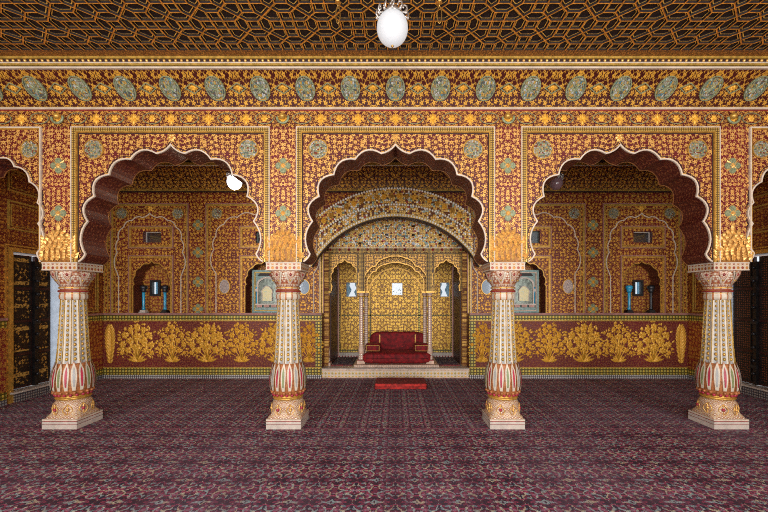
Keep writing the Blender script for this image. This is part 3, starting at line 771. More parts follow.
# ------------------------------------------------------------------ four painted columns
def make_column():
    root = empty('painted_column', (0, 0, 0))
    h = 0.233
    b = MB(); b.box(-h, h, -h, h, 0.0, 0.058, 0); b.box(-h+0.008, h-0.008, -h+0.008, h-0.008, 0.058, 0.066, 1)
    b.box(-h, h, -h, h, 0.066, 0.100, 0); b.box(-h+0.006, h-0.006, -h+0.006, h-0.006, 0.100, 0.110, 1); b.box(-h, h, -h, h, 0.110, 0.132, 2)
    b.build('plinth', ['marble', 'red', 'white'], root)
    # bell foot going from square to round
    b = MB(); N = 48
    P = [(0.232, 0.132, 1), (0.228, 0.15, 0.9), (0.205, 0.19, 0.7), (0.205, 0.24, 0.35), (0.212, 0.29, 0.12), (0.207, 0.335, 0), (0.18, 0.368, 0), (0.165, 0.372, 0)]
    def sqr(a, k):
        m = max(abs(math.cos(a)), abs(math.sin(a))); return (1-k)+k*min(1.28, 1/m)
    b.lathe([(p[0], p[1]) for p in P], N, (0, 0, 0), 0, True, lambda a, j, r: r*sqr(a, P[j][2])*(0.94 if P[j][2] > 0.5 and 0 else 1))
    for k in range(8):
        a = 2*PI*k/8+PI/8
        for s_ in (-0.5, 0, 0.5):
            pts = []
            for t in range(6):
                q = t/5; z = 0.17+q*0.15; r = 0.216+0.012*math.sin(PI*q); aa = a+s_*0.30*math.sin(PI*q)*1.6
                pts.append((r*math.cos(aa), r*math.sin(aa), z))
            b.tube(pts, 0.006, 5, 1)
        b.sphere((0.222*math.cos(a), 0.222*math.sin(a), 0.25), 0.022, 7, 5, 2 if k % 2 else 1)
    b.build('bell_foot', ['bell', 'goldleaf', 'petalred'], root)
    b = MB(); b.lathe([(0.17, 0.368), (0.195, 0.375), (0.207, 0.392), (0.195, 0.407), (0.175, 0.412), (0.185, 0.42), (0.18, 0.43)], N, (0, 0, 0), 0)
    b.build('foot_ring', ['gold'], root)
    # lotus bulb with striped petals
    b = MB()
    prof = [(0.17, 0.42), (0.205, 0.455), (0.228, 0.51), (0.238, 0.58), (0.238, 0.65), (0.230, 0.72), (0.216, 0.79), (0.200, 0.84), (0.19, 0.87)]
    def prad(z):
        for i in range(len(prof)-1):
            if prof[i][1] <= z <= prof[i+1][1]:
                t = (z-prof[i][1])/(prof[i+1][1]-prof[i][1]); return prof[i][0]*(1-t)+prof[i+1][0]*t
        return prof[-1][0]
    b.lathe(prof, N, (0, 0, 0), 0)
    bulb = b.build('lotus_bulb', ['petaledge'], root)
    b = MB(); NP = 18
    for k in range(NP):
        a0 = 2*PI*(k+0.5)/NP; wd = PI/NP*0.94; m0 = (0, 1, 0, 5)[k % 4]
        def ring(scale, zlo, zhi, lift):
            L = []; R = []
            for t in range(9):
                q = t/8; z = zlo+(zhi-zlo)*q
                w = wd*scale*(0.55+0.45*math.sin(min(1, q*1.6)*PI/2))*(1 if q < 0.72 else max(0.02, 1-((q-0.72)/0.28)**1.3))
                r = prad(z)+lift
                L.append((r*math.cos(a0-w), r*math.sin(a0-w), z)); R.append((r*math.cos(a0+w), r*math.sin(a0+w), z))
            return L, R
        L, R = ring(1.0, 0.50, 0.90, 0.010); b.add(L+R, [(i, i+1, 10+i, 9+i) for i in range(8)], 3)
        L, R = ring(0.80, 0.51, 0.885, 0.014); b.add(L+R, [(i, i+1, 10+i, 9+i) for i in range(8)], 4)
        L, R = ring(0.34, 0.56, 0.83, 0.018); b.add(L+R, [(i, i+1, 10+i, 9+i) for i in range(8)], m0)
    for k in range(NP):
        a0 = 2*PI*k/NP
        for t, m_ in ((0.44, 0), (0.475, 3)):
            r = prad(t)+0.008; b.sphere((r*math.cos(a0+(0.2 if m_ else 0)), r*math.sin(a0+(0.2 if m_ else 0)), t), 0.022, 6, 4, m_)
    b.build('striped_petals', ['petalred', 'petalgreen', 'petalpink', 'petaledge', 'shaftcream', 'shaftgrey'], bulb)
    # tapering faceted shaft
    b = MB(); NS = 48
    prof2 = [(0.196, 0.83), (0.182, 0.95), (0.168, 1.15), (0.156, 1.4), (0.146, 1.62), (0.139, 1.80)]
    def flute(a, j, r):
        t = (a/(2*PI)*12) % 1.0; return r*(1.0 - 0.07*(1-abs(2*t-1)))
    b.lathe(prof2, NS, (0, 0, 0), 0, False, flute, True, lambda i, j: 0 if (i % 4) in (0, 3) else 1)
    shf = b.build('shaft', ['shaftcream', 'shaftgrey'], root)
    b = MB()
    def srad(z):
        for i in range(len(prof2)-1):
            if prof2[i][1] <= z <= prof2[i+1][1]:
                t = (z-prof2[i][1])/(prof2[i+1][1]-prof2[i][1]); return prof2[i][0]*(1-t)+prof2[i+1][0]*t
        return prof2[-1][0]
    for k in range(12):
        a0 = 2*PI*(k+0.5)/12
        for q in range(13):
            z = 0.93+q*0.066; r = srad(z)*0.945; b.sphere((r*math.cos(a0), r*math.sin(a0), z), 0.0205-0.0005*q, 6, 4, 0 if q % 2 else 1, 1.25)
        a1 = 2*PI*k/12
        pts = [((srad(z)+0.003)*math.cos(a1), (srad(z)+0.003)*math.sin(a1), z) for z in (0.86, 1.1, 1.4, 1.78)]
        b.tube(pts, 0.0050, 5, 2)
    b.build('shaft_beads', ['gold', 'gold_dim', 'gold_dim'], shf)
    # neck and capital
    b = MB(); b.lathe([(0.14, 1.74), (0.158, 1.76), (0.160, 1.80), (0.15, 1.83), (0.152, 1.84), (0.172, 1.85), (0.172, 1.872), (0.150, 1.88), (0.150, 1.89), (0.166, 1.90), (0.166, 1.915), (0.15, 1.925)], N, (0, 0, 0), 0, True,
                    lambda a, j, r: r*(1+(0.03*math.cos(12*a) if j < 4 else 0)), True, lambda i, j: 1 if j in (5, 7) else (2 if j in (3, 6, 9) else (0 if i % 4 < 1 else 3)))
    b.build('neck_ring', ['petaledge', 'red', 'gold', 'shaftcream'], root)
    b = MB()
    Pc = [(0.15, 1.92, 0), (0.165, 1.96, 0), (0.198, 2.01, 0), (0.222, 2.06, 0.1), (0.226, 2.10, 0.3), (0.215, 2.13, 0.6), (0.215, 2.14, 0.8)]
    b.lathe([(p[0], p[1]) for p in Pc], N, (0, 0, 0), 0, True, lambda a, j, r: r*sqr(a, Pc[j][2]))
    cpt = b.build('capital', ['capital'], root)
    b = MB()
    for k in range(8):
        a0 = 2*PI*(k+0.5)/8; L = []; R = []
        L2 = []; R2 = []
        for t in range(8):
            q = t/7; z = 1.935+0.185*q; w = PI/8*(0.10+0.86*q)*(1 if q < 0.85 else 0.9)
            r = 0.152+0.085*math.sin(q*PI/2)**1.3+0.006
            L.append((r*math.cos(a0-w), r*math.sin(a0-w), z)); R.append((r*math.cos(a0+w), r*math.sin(a0+w), z))
            w *= 0.62; r += 0.008
            L2.append((r*math.cos(a0-w), r*math.sin(a0-w), z)); R2.append((r*math.cos(a0+w), r*math.sin(a0+w), z))
        b.add(L+R, [(i, i+1, 9+i, 8+i) for i in range(7)], 0)
        b.add(L2+R2, [(i, i+1, 9+i, 8+i) for i in range(7)], 3)
        b.sphere((0.232*math.cos(a0), 0.232*math.sin(a0), 2.085), 0.022, 7, 5, 1)
        b.sphere((0.20*math.cos(a0), 0.20*math.sin(a0), 2.01), 0.016, 7, 5, 2)
    b.build('capital_petals', ['shaftcream', 'redpaint', 'gold_dim', 'capital2'], cpt)
    b = MB(); b.box(-h-0.004, h+0.004, -h-0.004, h+0.004, 2.14, 2.152, 1); b.box(-h-0.004, h+0.004, -h-0.004, h+0.004, 2.232, 2.25, 1)
    b.box(-h, h, -h, h, 2.152, 2.232, 0)
    # side faces carry the same band turned by a quarter
    b.box(-h-0.001, -h, -h, h, 2.152, 2.232, 2); b.box(h, h+0.001, -h, h, 2.152, 2.232, 2)
    b.build('abacus', ['abacus', 'white', 'abacus_y'], root)
    return root
col0 = make_column()
CL = ['leftmost of the four cream painted columns, in front of the dark left door',
      'second cream painted column from the left, just left of the central arch',
      'third cream painted column from the left, just right of the central arch',
      'rightmost of the four cream painted columns, in front of the dark right door']
for i, cx in enumerate(PIERS):
    o = col0 if i == 0 else copy_tree(col0)
    o.location = (cx, DA+0.233, 0.012); o['label'] = CL[i]; o['category'] = 'column'; o['group'] = 'painted columns carrying the arcade'; o['kind'] = 'thing'
for o in bpy.data.objects:
    if o.name.startswith('painted_column'): o.scale = (1, 1, (ZS-0.012)/2.25)

# ------------------------------------------------------------------ back wall
def zb_(y): return bz(y)
OPX = 73.5/SB
def arcz(px, cy=312, r=95): return CAMZ+(298-(cy-math.sqrt(r*r-px*px)))/SB
outer = [(-WX, 0), (-OPX, 0)]
for k in range(0, 25):
    p = -73.5+147*k/24; outer.append((p/SB, arcz(p)))
outer += [(OPX, 0), (WX, 0), (WX, CEIL), (-WX, CEIL)]
def small_arch(cx, hw, z0, zapex, n=6):
    H = zapex-z0
    half = [(0, zapex), (hw*0.30, zapex-0.05*H), (hw*0.72, zapex-0.16*H), (hw*0.93, zapex-0.34*H), (hw*1.0, zapex-0.52*H), (hw*0.94, z0)]
    half = [(0, zapex), (hw*0.22, zapex-0.055*H), (hw*0.62, zapex-0.13*H), (hw*0.88, zapex-0.28*H), (hw*0.93, zapex-0.44*H), (hw*1.0, zapex-0.47*H), (hw*1.0, z0)]
    return arch_line(cx, half, [-0.08, 0.2, 0.22, 0.2, 0, 0], n)
NICHE = []   # (centre px, half-width px, kind)
for cpx, kind in ((152, 'colonnette'), (265, 'shrine'), (526, 'shrine'), (641.5, 'colonnette')):
    NICHE.append((cpx, 18.5 if kind == 'colonnette' else 19.5, kind))
holes = []
ZD = bz(313.3)
for cpx, hw, kind in NICHE:
    holes.append(small_arch(bx(cpx), hw/SB, ZD, bz(261.5)))
UP = []
for cpx, hwp, (ya, yb) in ((152, 9, (231.5, 242.5)), (259.5, 4, (232, 243)), (535, 5, (231, 243)), (643, 9.5, (231.5, 242.5))):
    UP.append((bx(cpx), hwp/SB, bz(yb), bz(ya)))
    holes.append([(bx(cpx)-hwp/SB, bz(yb)), (bx(cpx)+hwp/SB, bz(yb)), (bx(cpx)+hwp/SB, bz(ya)), (bx(cpx)-hwp/SB, bz(ya))])
b = MB(); b.prism([outer]+holes, DB, DB+0.30, 'xz', 0, 1, 0)
back = struct(b.build('wall_back', ['back', 'intrados']), 'red and gold painted back wall with niches', 'wall')
f = MB(); f.box(-WX, WX, DB-0.04, DB, bz(191.5), bz(190), 0); f.box(-WX, WX, DB-0.03, DB, bz(192.7), bz(191.5), 1)
f.box(-WX, WX, DB-0.33, DB, bz(166.5)-0.10, bz(166.5)-0.08, 2); f.box(-WX, WX, DB-0.34, DB, bz(166.5)-0.08, bz(166.5)-0.03, 0); f.box(-WX, WX, DB-0.30, DB, bz(166.5)-0.03, bz(166.5)+0.03, 1)
f.box(-WX, WX, DB-0.36, DB, bz(166.5)+0.03, CEIL, 0)
f.build('cornice', ['gold_dim', 'darkline', 'white'], back)
f = MB(); zt2 = bz(166.5)-0.10; z02 = bz(190)
vs = []
for k in range(9):
    t = k/8; h = 0.03*math.sin(PI*t); vs.append((DB-0.32*t+h, z02+(zt2-z02)*t+h))
f.add([(-WX, p[0], p[1]) for p in vs]+[(WX, p[0], p[1]) for p in vs], [(i, i+1, 10+i, 9+i) for i in range(8)], 0, True)
f.build('cove', ['cove'], back)

# tall panels, each framed, with a scalloped line, medallions and framed recesses
def scallop(f, cpx, hwpx, ytop, ybot, w, mi):
    hw = hwpx/SB; cx = bx(cpx); z1_, z0_ = bz(ytop), bz(ybot)
    half = [(0, z1_), (hw*0.22, z1_-0.09), (hw*0.52, z1_-0.15), (hw*0.78, z1_-0.30), (hw*0.93, z1_-0.56), (hw*0.97, z1_-0.85), (hw, z1_-1.25), (hw*0.93, z1_-1.38), (hw*0.93, z0_)]
    f.ribbon(arch_line(cx, half, [-0.08, 0.2, 0.2, 0.2, 0.16, 0.14, 0.0, 0], 6), 0, w, DB-0.012, DB, mi)
PAN = [(150, 39, 129, 174, 14.5), (265, 59, 240, 290.5, 20), (526, 59, 500.5, 551, 20), (641.5, 39, 620, 664.5, 14.5)]
for (cpx, hw, fx0, fx1, mr) in PAN:
    x0, x1 = bx(cpx-hw), bx(cpx+hw); zt3 = bz(203.5)
    f = MB(); f.rect(x0, x1, ZD, zt3, 0.018, DB-0.03, DB, 0, 'xz', False); f.rect(x0+0.018, x1-0.018, ZD, zt3-0.018, 0.04, DB-0.02, DB, 1, 'xz', False)
    f.rect(x0+0.10, x1-0.10, ZD, zt3-0.10, 0.010, DB-0.010, DB, 1, 'xz', False)
    f.build('panel_frame', ['mauve', 'gold_dim'], back)
    f = MB()
    if hw < 50: scallop(f, cpx, 33, 214, 313, 0.020, 0)
    else: scallop(f, cpx, 52, 211, 313, 0.020, 0)
    f.build('scalloped_line', ['white'], back)
    for s in (-1, 1): medal(bx(cpx+s*(hw-11)), bz(213.5), 5.8/SB, DB-0.001, back, mats=('medallion', 'gold_dim', 'greenpaint'))
    f = MB(); f.blossom(bx(cpx), bz(208.5), 0.07, DB-0.002, 6, 0.015, 0); f.build('apex_flower', ['bushgold'], back)
    # frame above the niche and round the niche
    f = MB()
    for (ya, yb, bot) in ((226, 248.5, True), (255.5, 313.3, False)):
        f.rect(bx(fx0), bx(fx1), bz(yb), bz(ya), 0.018, DB-0.035, DB, 0, 'xz', bot); f.rect(bx(fx0)+0.018, bx(fx1)-0.018, bz(yb)+(0.018 if bot else 0), bz(ya)-0.018, 0.045, DB-0.025, DB, 1, 'xz', bot)
    f.build('niche_frame', ['mauve', 'gold'], back)
for (cpx, hw, kind), H in zip(NICHE, holes):
    f = MB(); f.ribbon(H, 0, 0.018, DB-0.015, DB, 0); f.build('niche_outline', ['gold'], back)
for cpx in (198, 593):
    f = MB()
    for yy in (225, 252.5, 282, 309): quatre(f, bx(cpx), bz(yy), 0.13, DB-0.001)
    f.build('strip_rosette', ['greenpaint', 'bushgold'], back)
for s in (-1, 1):   # narrow pilaster strips at the room corners
    f = MB(); f.rect(*sorted((s*(WX-0.03), bx(395.5+s*287))), ZD, bz(203.5), 0.02, DB-0.01, DB, 0, 'xz', False); f.build('corner_strip', ['gold_dim'], back)

# recesses behind the niches
def recess(cx, hw, z0, z1, depth, parent, mat):
    f = MB(); e = 0.05
    f.box(cx-hw-e, cx+hw+e, DB+depth, DB+depth+0.04, z0-0.06, z1+e, 0)
    f.box(cx-hw-e-0.03, cx-hw-e, DB+0.30, DB+depth+0.04, z0-0.06, z1+e, 0); f.box(cx+hw+e, cx+hw+e+0.03, DB+0.30, DB+depth+0.04, z0-0.06, z1+e, 0)
    f.box(cx-hw-e, cx+hw+e, DB+0.30, DB+depth, z1+0.02, z1+e, 0); f.box(cx-hw-e, cx+hw+e, DB+0.02, DB+depth, z0-0.06, z0, 0)
    return f.build('niche_back', [mat], parent)
for cpx, hw, kind in NICHE:
    cx = bx(cpx)
    if kind == 'colonnette':
        # back of the niche pierced by a small window
        wx = cx+0.115*(1 if cx > 0 else -1); wz0, wz1 = bz(295)-0.02, bz(279.5); e = 0.06; Y = DB+0.34; k = (Y)/DB
        X0_, X1_ = cx-hw/SB-e, cx+hw/SB+e
        f = MB(); wh = 0.115
        f.prism([[(X0_, ZD-0.05), (X1_, ZD-0.05), (X1_, bz(258)), (X0_, bz(258))], [(wx-wh, wz0), (wx+wh, wz0), (wx+wh, wz1), (wx-wh, wz1)]], Y, Y+0.06, 'xz', 0)
        f.box(X0_, X0_+0.03, DB+0.3, Y, ZD-0.05, bz(258), 1); f.box(X1_-0.03, X1_, DB+0.3, Y, ZD-0.05, bz(258), 1)
        f.box(X0_, X1_, DB+0.05, Y, ZD-0.05, ZD, 1); f.box(X0_, X1_, DB+0.3, Y, bz(258)-0.02, bz(258), 1)
        f.build('niche_back', ['niche', 'black'], back)
        w = empty('window_4' if cpx < 300 else 'window_5', (wx, Y, wz0)); struct(w, 'small bright window in the back of the %s wall niche' % ('left' if cpx < 300 else 'right'), 'window')
        g = MB(); g.rect(-wh, wh, 0, wz1-wz0, 0.045, -0.05, 0.05, 0); g.box(0.01, 0.028, -0.03, 0.03, 0.03, wz1-wz0-0.03, 1)
        g.build('window_frame', ['black', 'bluewall'], w)
        g = MB(); g.box(-wh+0.02, wh-0.02, 0.03, 0.036, 0.02, wz1-wz0-0.02, 0); g.build('window_pane', ['glass'], w)
        n = 0
        for s in (-1, 1):
            r = empty('niche_colonnette', (cx+((-0.275 if s < 0 else 0.205) if cx < 0 else (-0.19 if s < 0 else 0.30)), DB+0.14, ZD))
            H = bz(286)-ZD
            g = MB(); g.box(-0.075, 0.075, -0.06, 0.06, 0, 0.03, 0); g.box(-0.055, 0.055, -0.05, 0.05, 0.03, 0.07, 0); g.build('foot', ['marble' if (s < 0 and cpx < 300) else 'black'], r)
            g = MB(); g.lathe([(0.030, 0.07), (0.038, 0.10), (0.030, 0.13), (0.030, H-0.16), (0.036, H-0.14)], 14, (0, 0, 0), 0)
            blue = (cpx < 300) or (s < 0)
            g.build('shaft', ['teal' if blue else 'metal'], r)
            g = MB(); g.lathe([(0.03, H-0.14), (0.06, H-0.11), (0.045, H-0.085), (0.075, H-0.05), (0.075, H), (0.05, H+0.02)], 14, (0, 0, 0), 0); g.build('capital', ['teal' if (s < 0 and cpx > 300) else 'metal'], r)
            side = 'left' if s < 0 else 'right'
            tag(r, 'small %s colonnette on the %s side of the far-%s wall niche' % ('blue' if blue else 'dark', side, 'left' if cpx < 300 else 'right'), 'colonnette', 'colonnettes in the outer wall niches')
    else:
        recess(cx, hw/SB, ZD, bz(261.5), 0.36, back, 'niche')
        # framed mirrored shrine panel leaning in the niche
        off = 0.0
        r = empty('mirrored_shrine_panel', (cx+off, DB+0.17, ZD)); W2, H2 = 0.335, bz(269.5)-ZD
        tag(r, 'grey-green framed mirror panel with small arch, niche just %s of the central arch' % ('left' if cx < 0 else 'right'), 'mirror panel', 'shrine panels in the inner wall niches')
        g = MB(); g.box(-W2, W2, 0, 0.04, 0, H2, 0); g.build('backboard', ['slate'], r)
        g = MB(); g.rect(-W2, W2, 0, H2, 0.05, -0.04, 0, 0); g.rect(-W2+0.05, W2-0.05, 0.05, H2-0.05, 0.02, -0.025, 0, 1); g.build('frame', ['slate', 'pinkstone' if cx > 0 else 'gold_dim'], r)
        g = MB(); A = arch_line(0, [(0, H2*0.80), (0.10, H2*0.77), (0.19, H2*0.62), (0.20, H2*0.2)], [0.1, 0.2, 0], 6)
        g.ribbon(A, 0, 0.04, -0.045, 0, 0); g.prism([A], -0.012, 0, 'xz', 1); g.build('inner_arch', ['marble', 'oldglass'], r)
        g = MB(); g.prism([[(-0.22, H2*0.86), (0.22, H2*0.86), (0.15, H2*0.95), (-0.15, H2*0.95)]], -0.02, 0, 'xz', 0); g.build('dark_crest', ['black'], r)
        g = MB(); A = arch_line(0.0, [(0, H2*0.62), (0.08, H2*0.56), (0.10, H2*0.45), (0.10, H2*0.28)], [0.1, 0.2, 0], 6)
        g.prism([A], -0.03, 0, 'xz', 0); g.ribbon(A, 0, 0.018, -0.04, 0, 1); g.build('bright_centre', ['shrine_centre', 'marble'], r)
        for s in (-1, 1):
            g = MB(); g.lathe([(0.022, 0), (0.018, H2*0.35), (0.028, H2*0.38)], 10, (s*0.235, -0.03, H2*0.22), 0); g.box(s*0.235-0.03, s*0.235+0.03, -0.05, 0, H2*0.5, H2*0.56, 1)
            g.build('side_pillar', ['teal', 'marble'], r)
        g = MB(); g.box(-0.26, 0.26, -0.06, 0, 0.07, 0.12, 0)
        for q in range(3): g.box(-0.22+q*0.16, -0.10+q*0.16, -0.065, -0.06, 0.13, 0.18, 1)
        g.box(-0.26, 0.26, -0.05, 0, 0.18, 0.21, 2); g.build('base_shelf', ['slate', 'petalpink', 'marble'], r)
wn = 6
for i, (cx, hw, z0, z1_) in enumerate(UP):
    r = empty('window_%d' % wn, (cx, DB+0.12, z0)); wn += 1
    struct(r, ['pale window slit above the far left niche', 'blue window slit above the niche left of the middle arch', 'dark window slit above the niche right of the middle arch', 'pale window slit above the far right niche'][i], 'window')
    g = MB(); g.box(-hw, hw, 0.02, 0.06, 0, z1_-z0, 0); g.build('shutter', [['gold_dim', 'slate', 'black', 'gold_dim'][i]], r)
    g = MB(); g.rect(-hw, hw, 0, z1_-z0, 0.012, -0.02, 0.02, 0); g.build('window_frame', ['marble' if i in (0, 3) else 'slate'], r)
    g = MB(); g.box(-hw+0.01, hw-0.01, 0.0, 0.008, 0.01, z1_-z0-0.01, 0); g.build('window_pane', ['mirror' if i in (0, 1, 3) else 'glass'], r)

# dado with its gilded bushes
DY = DB-0.045
f = MB()
for (xa, xb) in ((-WX+0.04, -OPX), (OPX, WX-0.04)):
    f.box(xa, xb, DY, DB, bz(375), bz(314.5), 0)
    f.box(xa, xb, DY-0.012, DY, bz(320), bz(315), 1); f.box(xa, xb, DY-0.012, DY, bz(374), bz(367.5), 1)
    f.box(xa, xb, DY-0.035, DB, bz(314.8), bz(312.8), 2); f.box(xa, xb, DY-0.03, DB, bz(378), bz(374.2), 3)
    f.box(xa, xb, DY-0.018, DY, bz(321), bz(320), 4); f.box(xa, xb, DY-0.018, DY, bz(367.5), bz(366.7), 4)
for s in (-1, 1):
    xs = sorted((s*OPX, s*(OPX+0.13))); f.box(xs[0], xs[1], DY-0.014, DY, bz(374), bz(315), 1)
f.build('dado_panel', ['dado_ground', 'beadband', 'mauve', 'ledge', 'gold_dim'], back)
def bush(cx, z0, w, h, seed):
    random.seed(seed); f = MB(); y = DY-0.002
    f.leaf(cx, z0, PI/2, h*0.9, 0.05, y, 0.012, 0)
    for s in (-1, 1):
        for k in range(3): f.leaf(cx, z0+0.03, PI/2-s*(0.5+0.38*k), w*(0.27+0.02*k), 0.06, y, 0.02, 0)
    spots = [(0, 0.93, 1.0), (0, 0.68, 1.15), (0, 0.42, 1.1)]
    for s in (-1, 1): spots += [(s*0.36, 0.86, 0.85), (s*0.68, 0.72, 1.0), (s*0.40, 0.58, 1.0), (s*0.82, 0.48, 0.95), (s*0.50, 0.33, 0.95), (s*0.85, 0.27, 0.7)]
    for (u, v, k) in spots:
        X = cx+u*w/2; Z = z0+v*h; r = w*0.115*k
        f.blossom(X, Z, r, y-0.006, 6, 0.02, 0, random.random()); 
        a = math.atan2(Z-(z0+0.08), X-cx)
        f.tube([(cx+(X-cx)*t, y-0.004, z0+0.08+(Z-z0-0.08)*(t**0.8)) for t in (0, 0.33, 0.66, 0.9)], 0.007, 4, 0)
        for q in range(8):
            aa = a+random.uniform(-2.6, 2.6); f.leaf(X+r*1.1*math.cos(aa), Z+r*1.1*math.sin(aa), aa+random.uniform(-.5, .5), r*1.0, r*0.5, y, 0.012, 0)
    return f.build('flower_bush_relief', ['bushgold'], back)
def cypress(cx, z0, w, h, seed):
    random.seed(seed); f = MB(); y = DY-0.002
    for r_ in range(12):
        z = z0+h*r_/12; k = w/2*(math.sin(PI*(0.15+0.8*r_/12)))
        for s in (-1, 1): f.leaf(cx, z, PI/2-s*0.55, k*2.0, 0.06, y, 0.02, 0)
    f.leaf(cx, z0, PI/2, h, 0.05, y, 0.02, 0)
    f.build('cypress_relief', ['bushgold'], back)
BZ0, BH = bz(363), bz(324)-bz(363)
for s in (-1, 1):
    i = 0
    for c, w in ((257, 35), (222, 28), (187.5, 36), (153, 28), (118, 35), (86, 24)):
        bush(bx(395.5+s*c), BZ0, w/SB, BH, 11+i); i += 1
    cypress(bx(395.5+s*284), BZ0, 0.24, BH, 4)

# oval wall mirrors
for cpx, cpy, lab in ((225, 286.5, 'small oval mirror on the back wall in the left arch, left of the shrine niche'), (304.5, 287, 'small oval mirror half hidden behind the second column'),
                 (486.5, 287, 'small oval mirror half hidden behind the third column'), (567.5, 286.5, 'small oval mirror on the back wall in the right arch, right of the shrine niche')):
    r = empty('wall_mirror', (bx(cpx), DB-0.012, bz(cpy))); r.rotation_euler = (0.015, 0, (0.066 if 300 < cpx < 400 else (-0.066 if 400 < cpx < 500 else 0))); tag(r, lab, 'mirror', 'oval mirrors on the back wall')
    g = MB(); P = disc(g, 0, 0, 0.125, 0.168, 0.0, 0.014, 0, 24); o = g.build('mirror_glass', ['mirror'], r)
    g = MB(); g.ribbon(P, -0.002, 0.014, -0.024, 0, 0, True); g.build('mirror_rim', ['gold'], r)

# ------------------------------------------------------------------ throne pavilion (alcove)
DF = 8.95; SF = FPX/DF
def fx(px): return (px-395.5)/SF
def fz_(py): return CAMZ+(298-py)/SF
PZ = 0.22
pav = empty('throne_alcove', (0, DF, 0)); tag(pav, 'gilded mirror-mosaic throne alcove with three cusped arches in the middle of the back wall', 'alcove')
def PB(mb, name, mats):
    o = mb.build(name, mats, pav); o.location = (0, -DF, 0); return o
# plinth
b = MB(); b.box(-OPX, OPX, DB-0.02, 10.3, 0.0, PZ, 1); b.box(-OPX-0.0, OPX, DB-0.035, DB-0.02, 0.035, PZ-0.045, 0)
b.box(-OPX, OPX, DB-0.045, DB-0.02, PZ-0.045, PZ-0.02, 2); b.box(-OPX, OPX, DB-0.045, DB-0.02, 0.0, 0.035, 2); b.box(-OPX, OPX, DB-0.04, DB+0.0, PZ-0.02, PZ+0.0, 1)
PB(b, 'plinth', ['riser', 'marble', 'pinkstone'])
b = MB(); b.box(-0.93, 0.97, DF-0.22, 10.2, PZ, PZ+0.045, 0); x = -0.91
while x < 0.96:
    b.sphere((x, DF-0.225, PZ+0.024), 0.015, 6, 4, 1); x += 0.05
PB(b, 'dais', ['pinkstone', 'marble'])
# back and side walls of the alcove, windows pierced through
YB = 10.25
wins = [(0.045, 0.145, 1.84, 2.17), (-1.155, 0.145, 1.80, 2.18), (1.30, 0.13, 1.80, 2.18)]
b = MB()
b.prism([[(-1.75, 0), (1.75, 0), (1.75, 3.9), (-1.75, 3.9)]]+[[(c-h_, z0), (c+h_, z0), (c+h_, z1_), (c-h_, z1_)] for c, h_, z0, z1_ in wins], YB, YB+0.25, 'xz', 0, 1)
PB(b, 'rear_wall', ['alcove', 'white'])
for s in (-1, 1):
    b = MB(); xs = sorted((s*1.53, s*1.75)); b.box(xs[0], xs[1], DB+0.3, YB, 0, 3.9, 0)
    xs = sorted((s*1.50, s*1.53)); b.box(xs[0], xs[1], DF+0.15, YB-0.12, PZ, 2.5, 1)
    xs = sorted((s*1.47, s*1.52)); b.box(xs[0], xs[1], YB-0.12, YB-0.05, PZ, 2.6, 2)
    PB(b, 'side_wall', ['facade_yz', 'wood', 'petalpink'])
b = MB(); b.box(-1.75, 1.75, DB+0.3, YB, 3.86, 3.92, 0)
PB(b, 'alcove_ceiling', ['facade'])
for i, (c, h_, z0, z1_) in enumerate(wins):
    r = empty('window_%d' % (i+1), (c, YB, z0)); struct(r, ['bright square window in the middle of the throne alcove', 'bright window in the left bay of the throne alcove', 'bright window in the right bay of the throne alcove'][i], 'window')
    g = MB(); g.rect(-h_, h_, 0, z1_-z0, 0.012, -0.012, 0.03, 0); g.build('window_frame', ['white'], r)
    g = MB(); g.box(-h_+0.01, h_-0.01, 0.10, 0.106, 0.01, z1_-z0-0.01); g.build('window_pane', ['glass'], r)
    if i:
        # added blue plates imitate a shaded building outside, leaving a vase-shaped gap of daylight
        H = z1_-z0; g = MB(); s = 1 if i == 1 else -1
        L = [(-h_*s, H*1.05), (-h_*0.42*s, H*1.05), (-h_*0.55*s, H*0.8), (-h_*0.15*s, H*0.5), (-h_*0.5*s, H*0.2), (-h_*0.9*s, -0.02), (-h_*s, -0.02)]
        R_ = [(h_*s, H*1.05), (h_*0.55*s, H*1.05), (h_*0.45*s, H*0.85), (h_*0.75*s, H*0.62), (h_*0.30*s, H*0.35), (h_*0.75*s, -0.02), (h_*s, -0.02)]
        for Q in (L, R_): g.prism([Q], 0.20, 0.22, 'xz', 0)
        g.build('shaded_building_plate', ['bluewall'], r)
    else:
        g = MB(); random.seed(5)
        for q in range(7):
            g.sphere((random.uniform(-0.1, 0.1), 0.09, random.uniform(0.04, 0.17)), 0.013, 6, 4)
        g.build('pane_inlay', ['slate'], r)
# bead line, kerb along the rear wall
b = MB(); b.box(-1.5, 1.5, YB-0.012, YB, 1.30, 1.335, 0)
b.box(-1.5, -0.75, YB-0.015, YB, PZ+0.14, PZ+0.20, 0); b.box(0.75, 1.5, YB-0.015, YB, PZ+0.14, PZ+0.20, 0)
for X in (-1.46, -0.80, 0.80, 1.46, -0.66, 0.62): b.box(X-0.02, X+0.02, YB-0.012, YB, PZ+0.1, 1.9 if abs(X) > 0.7 else 1.9, 0)
PB(b, 'bead_line', ['beadband'])
for s in (-1, 1):
    b = MB(); xs = sorted((s*0.80, s*1.5)); b.box(xs[0], xs[1], YB-0.10, YB, PZ, PZ+0.13, 0)
    for k in range(9):
        b.box(xs[0]+0.03+k*0.075, xs[0]+0.065+k*0.075, YB-0.11, YB-0.10, PZ+0.0, PZ+0.05, 1)
    PB(b, 'kerb', ['marble', 'red'])
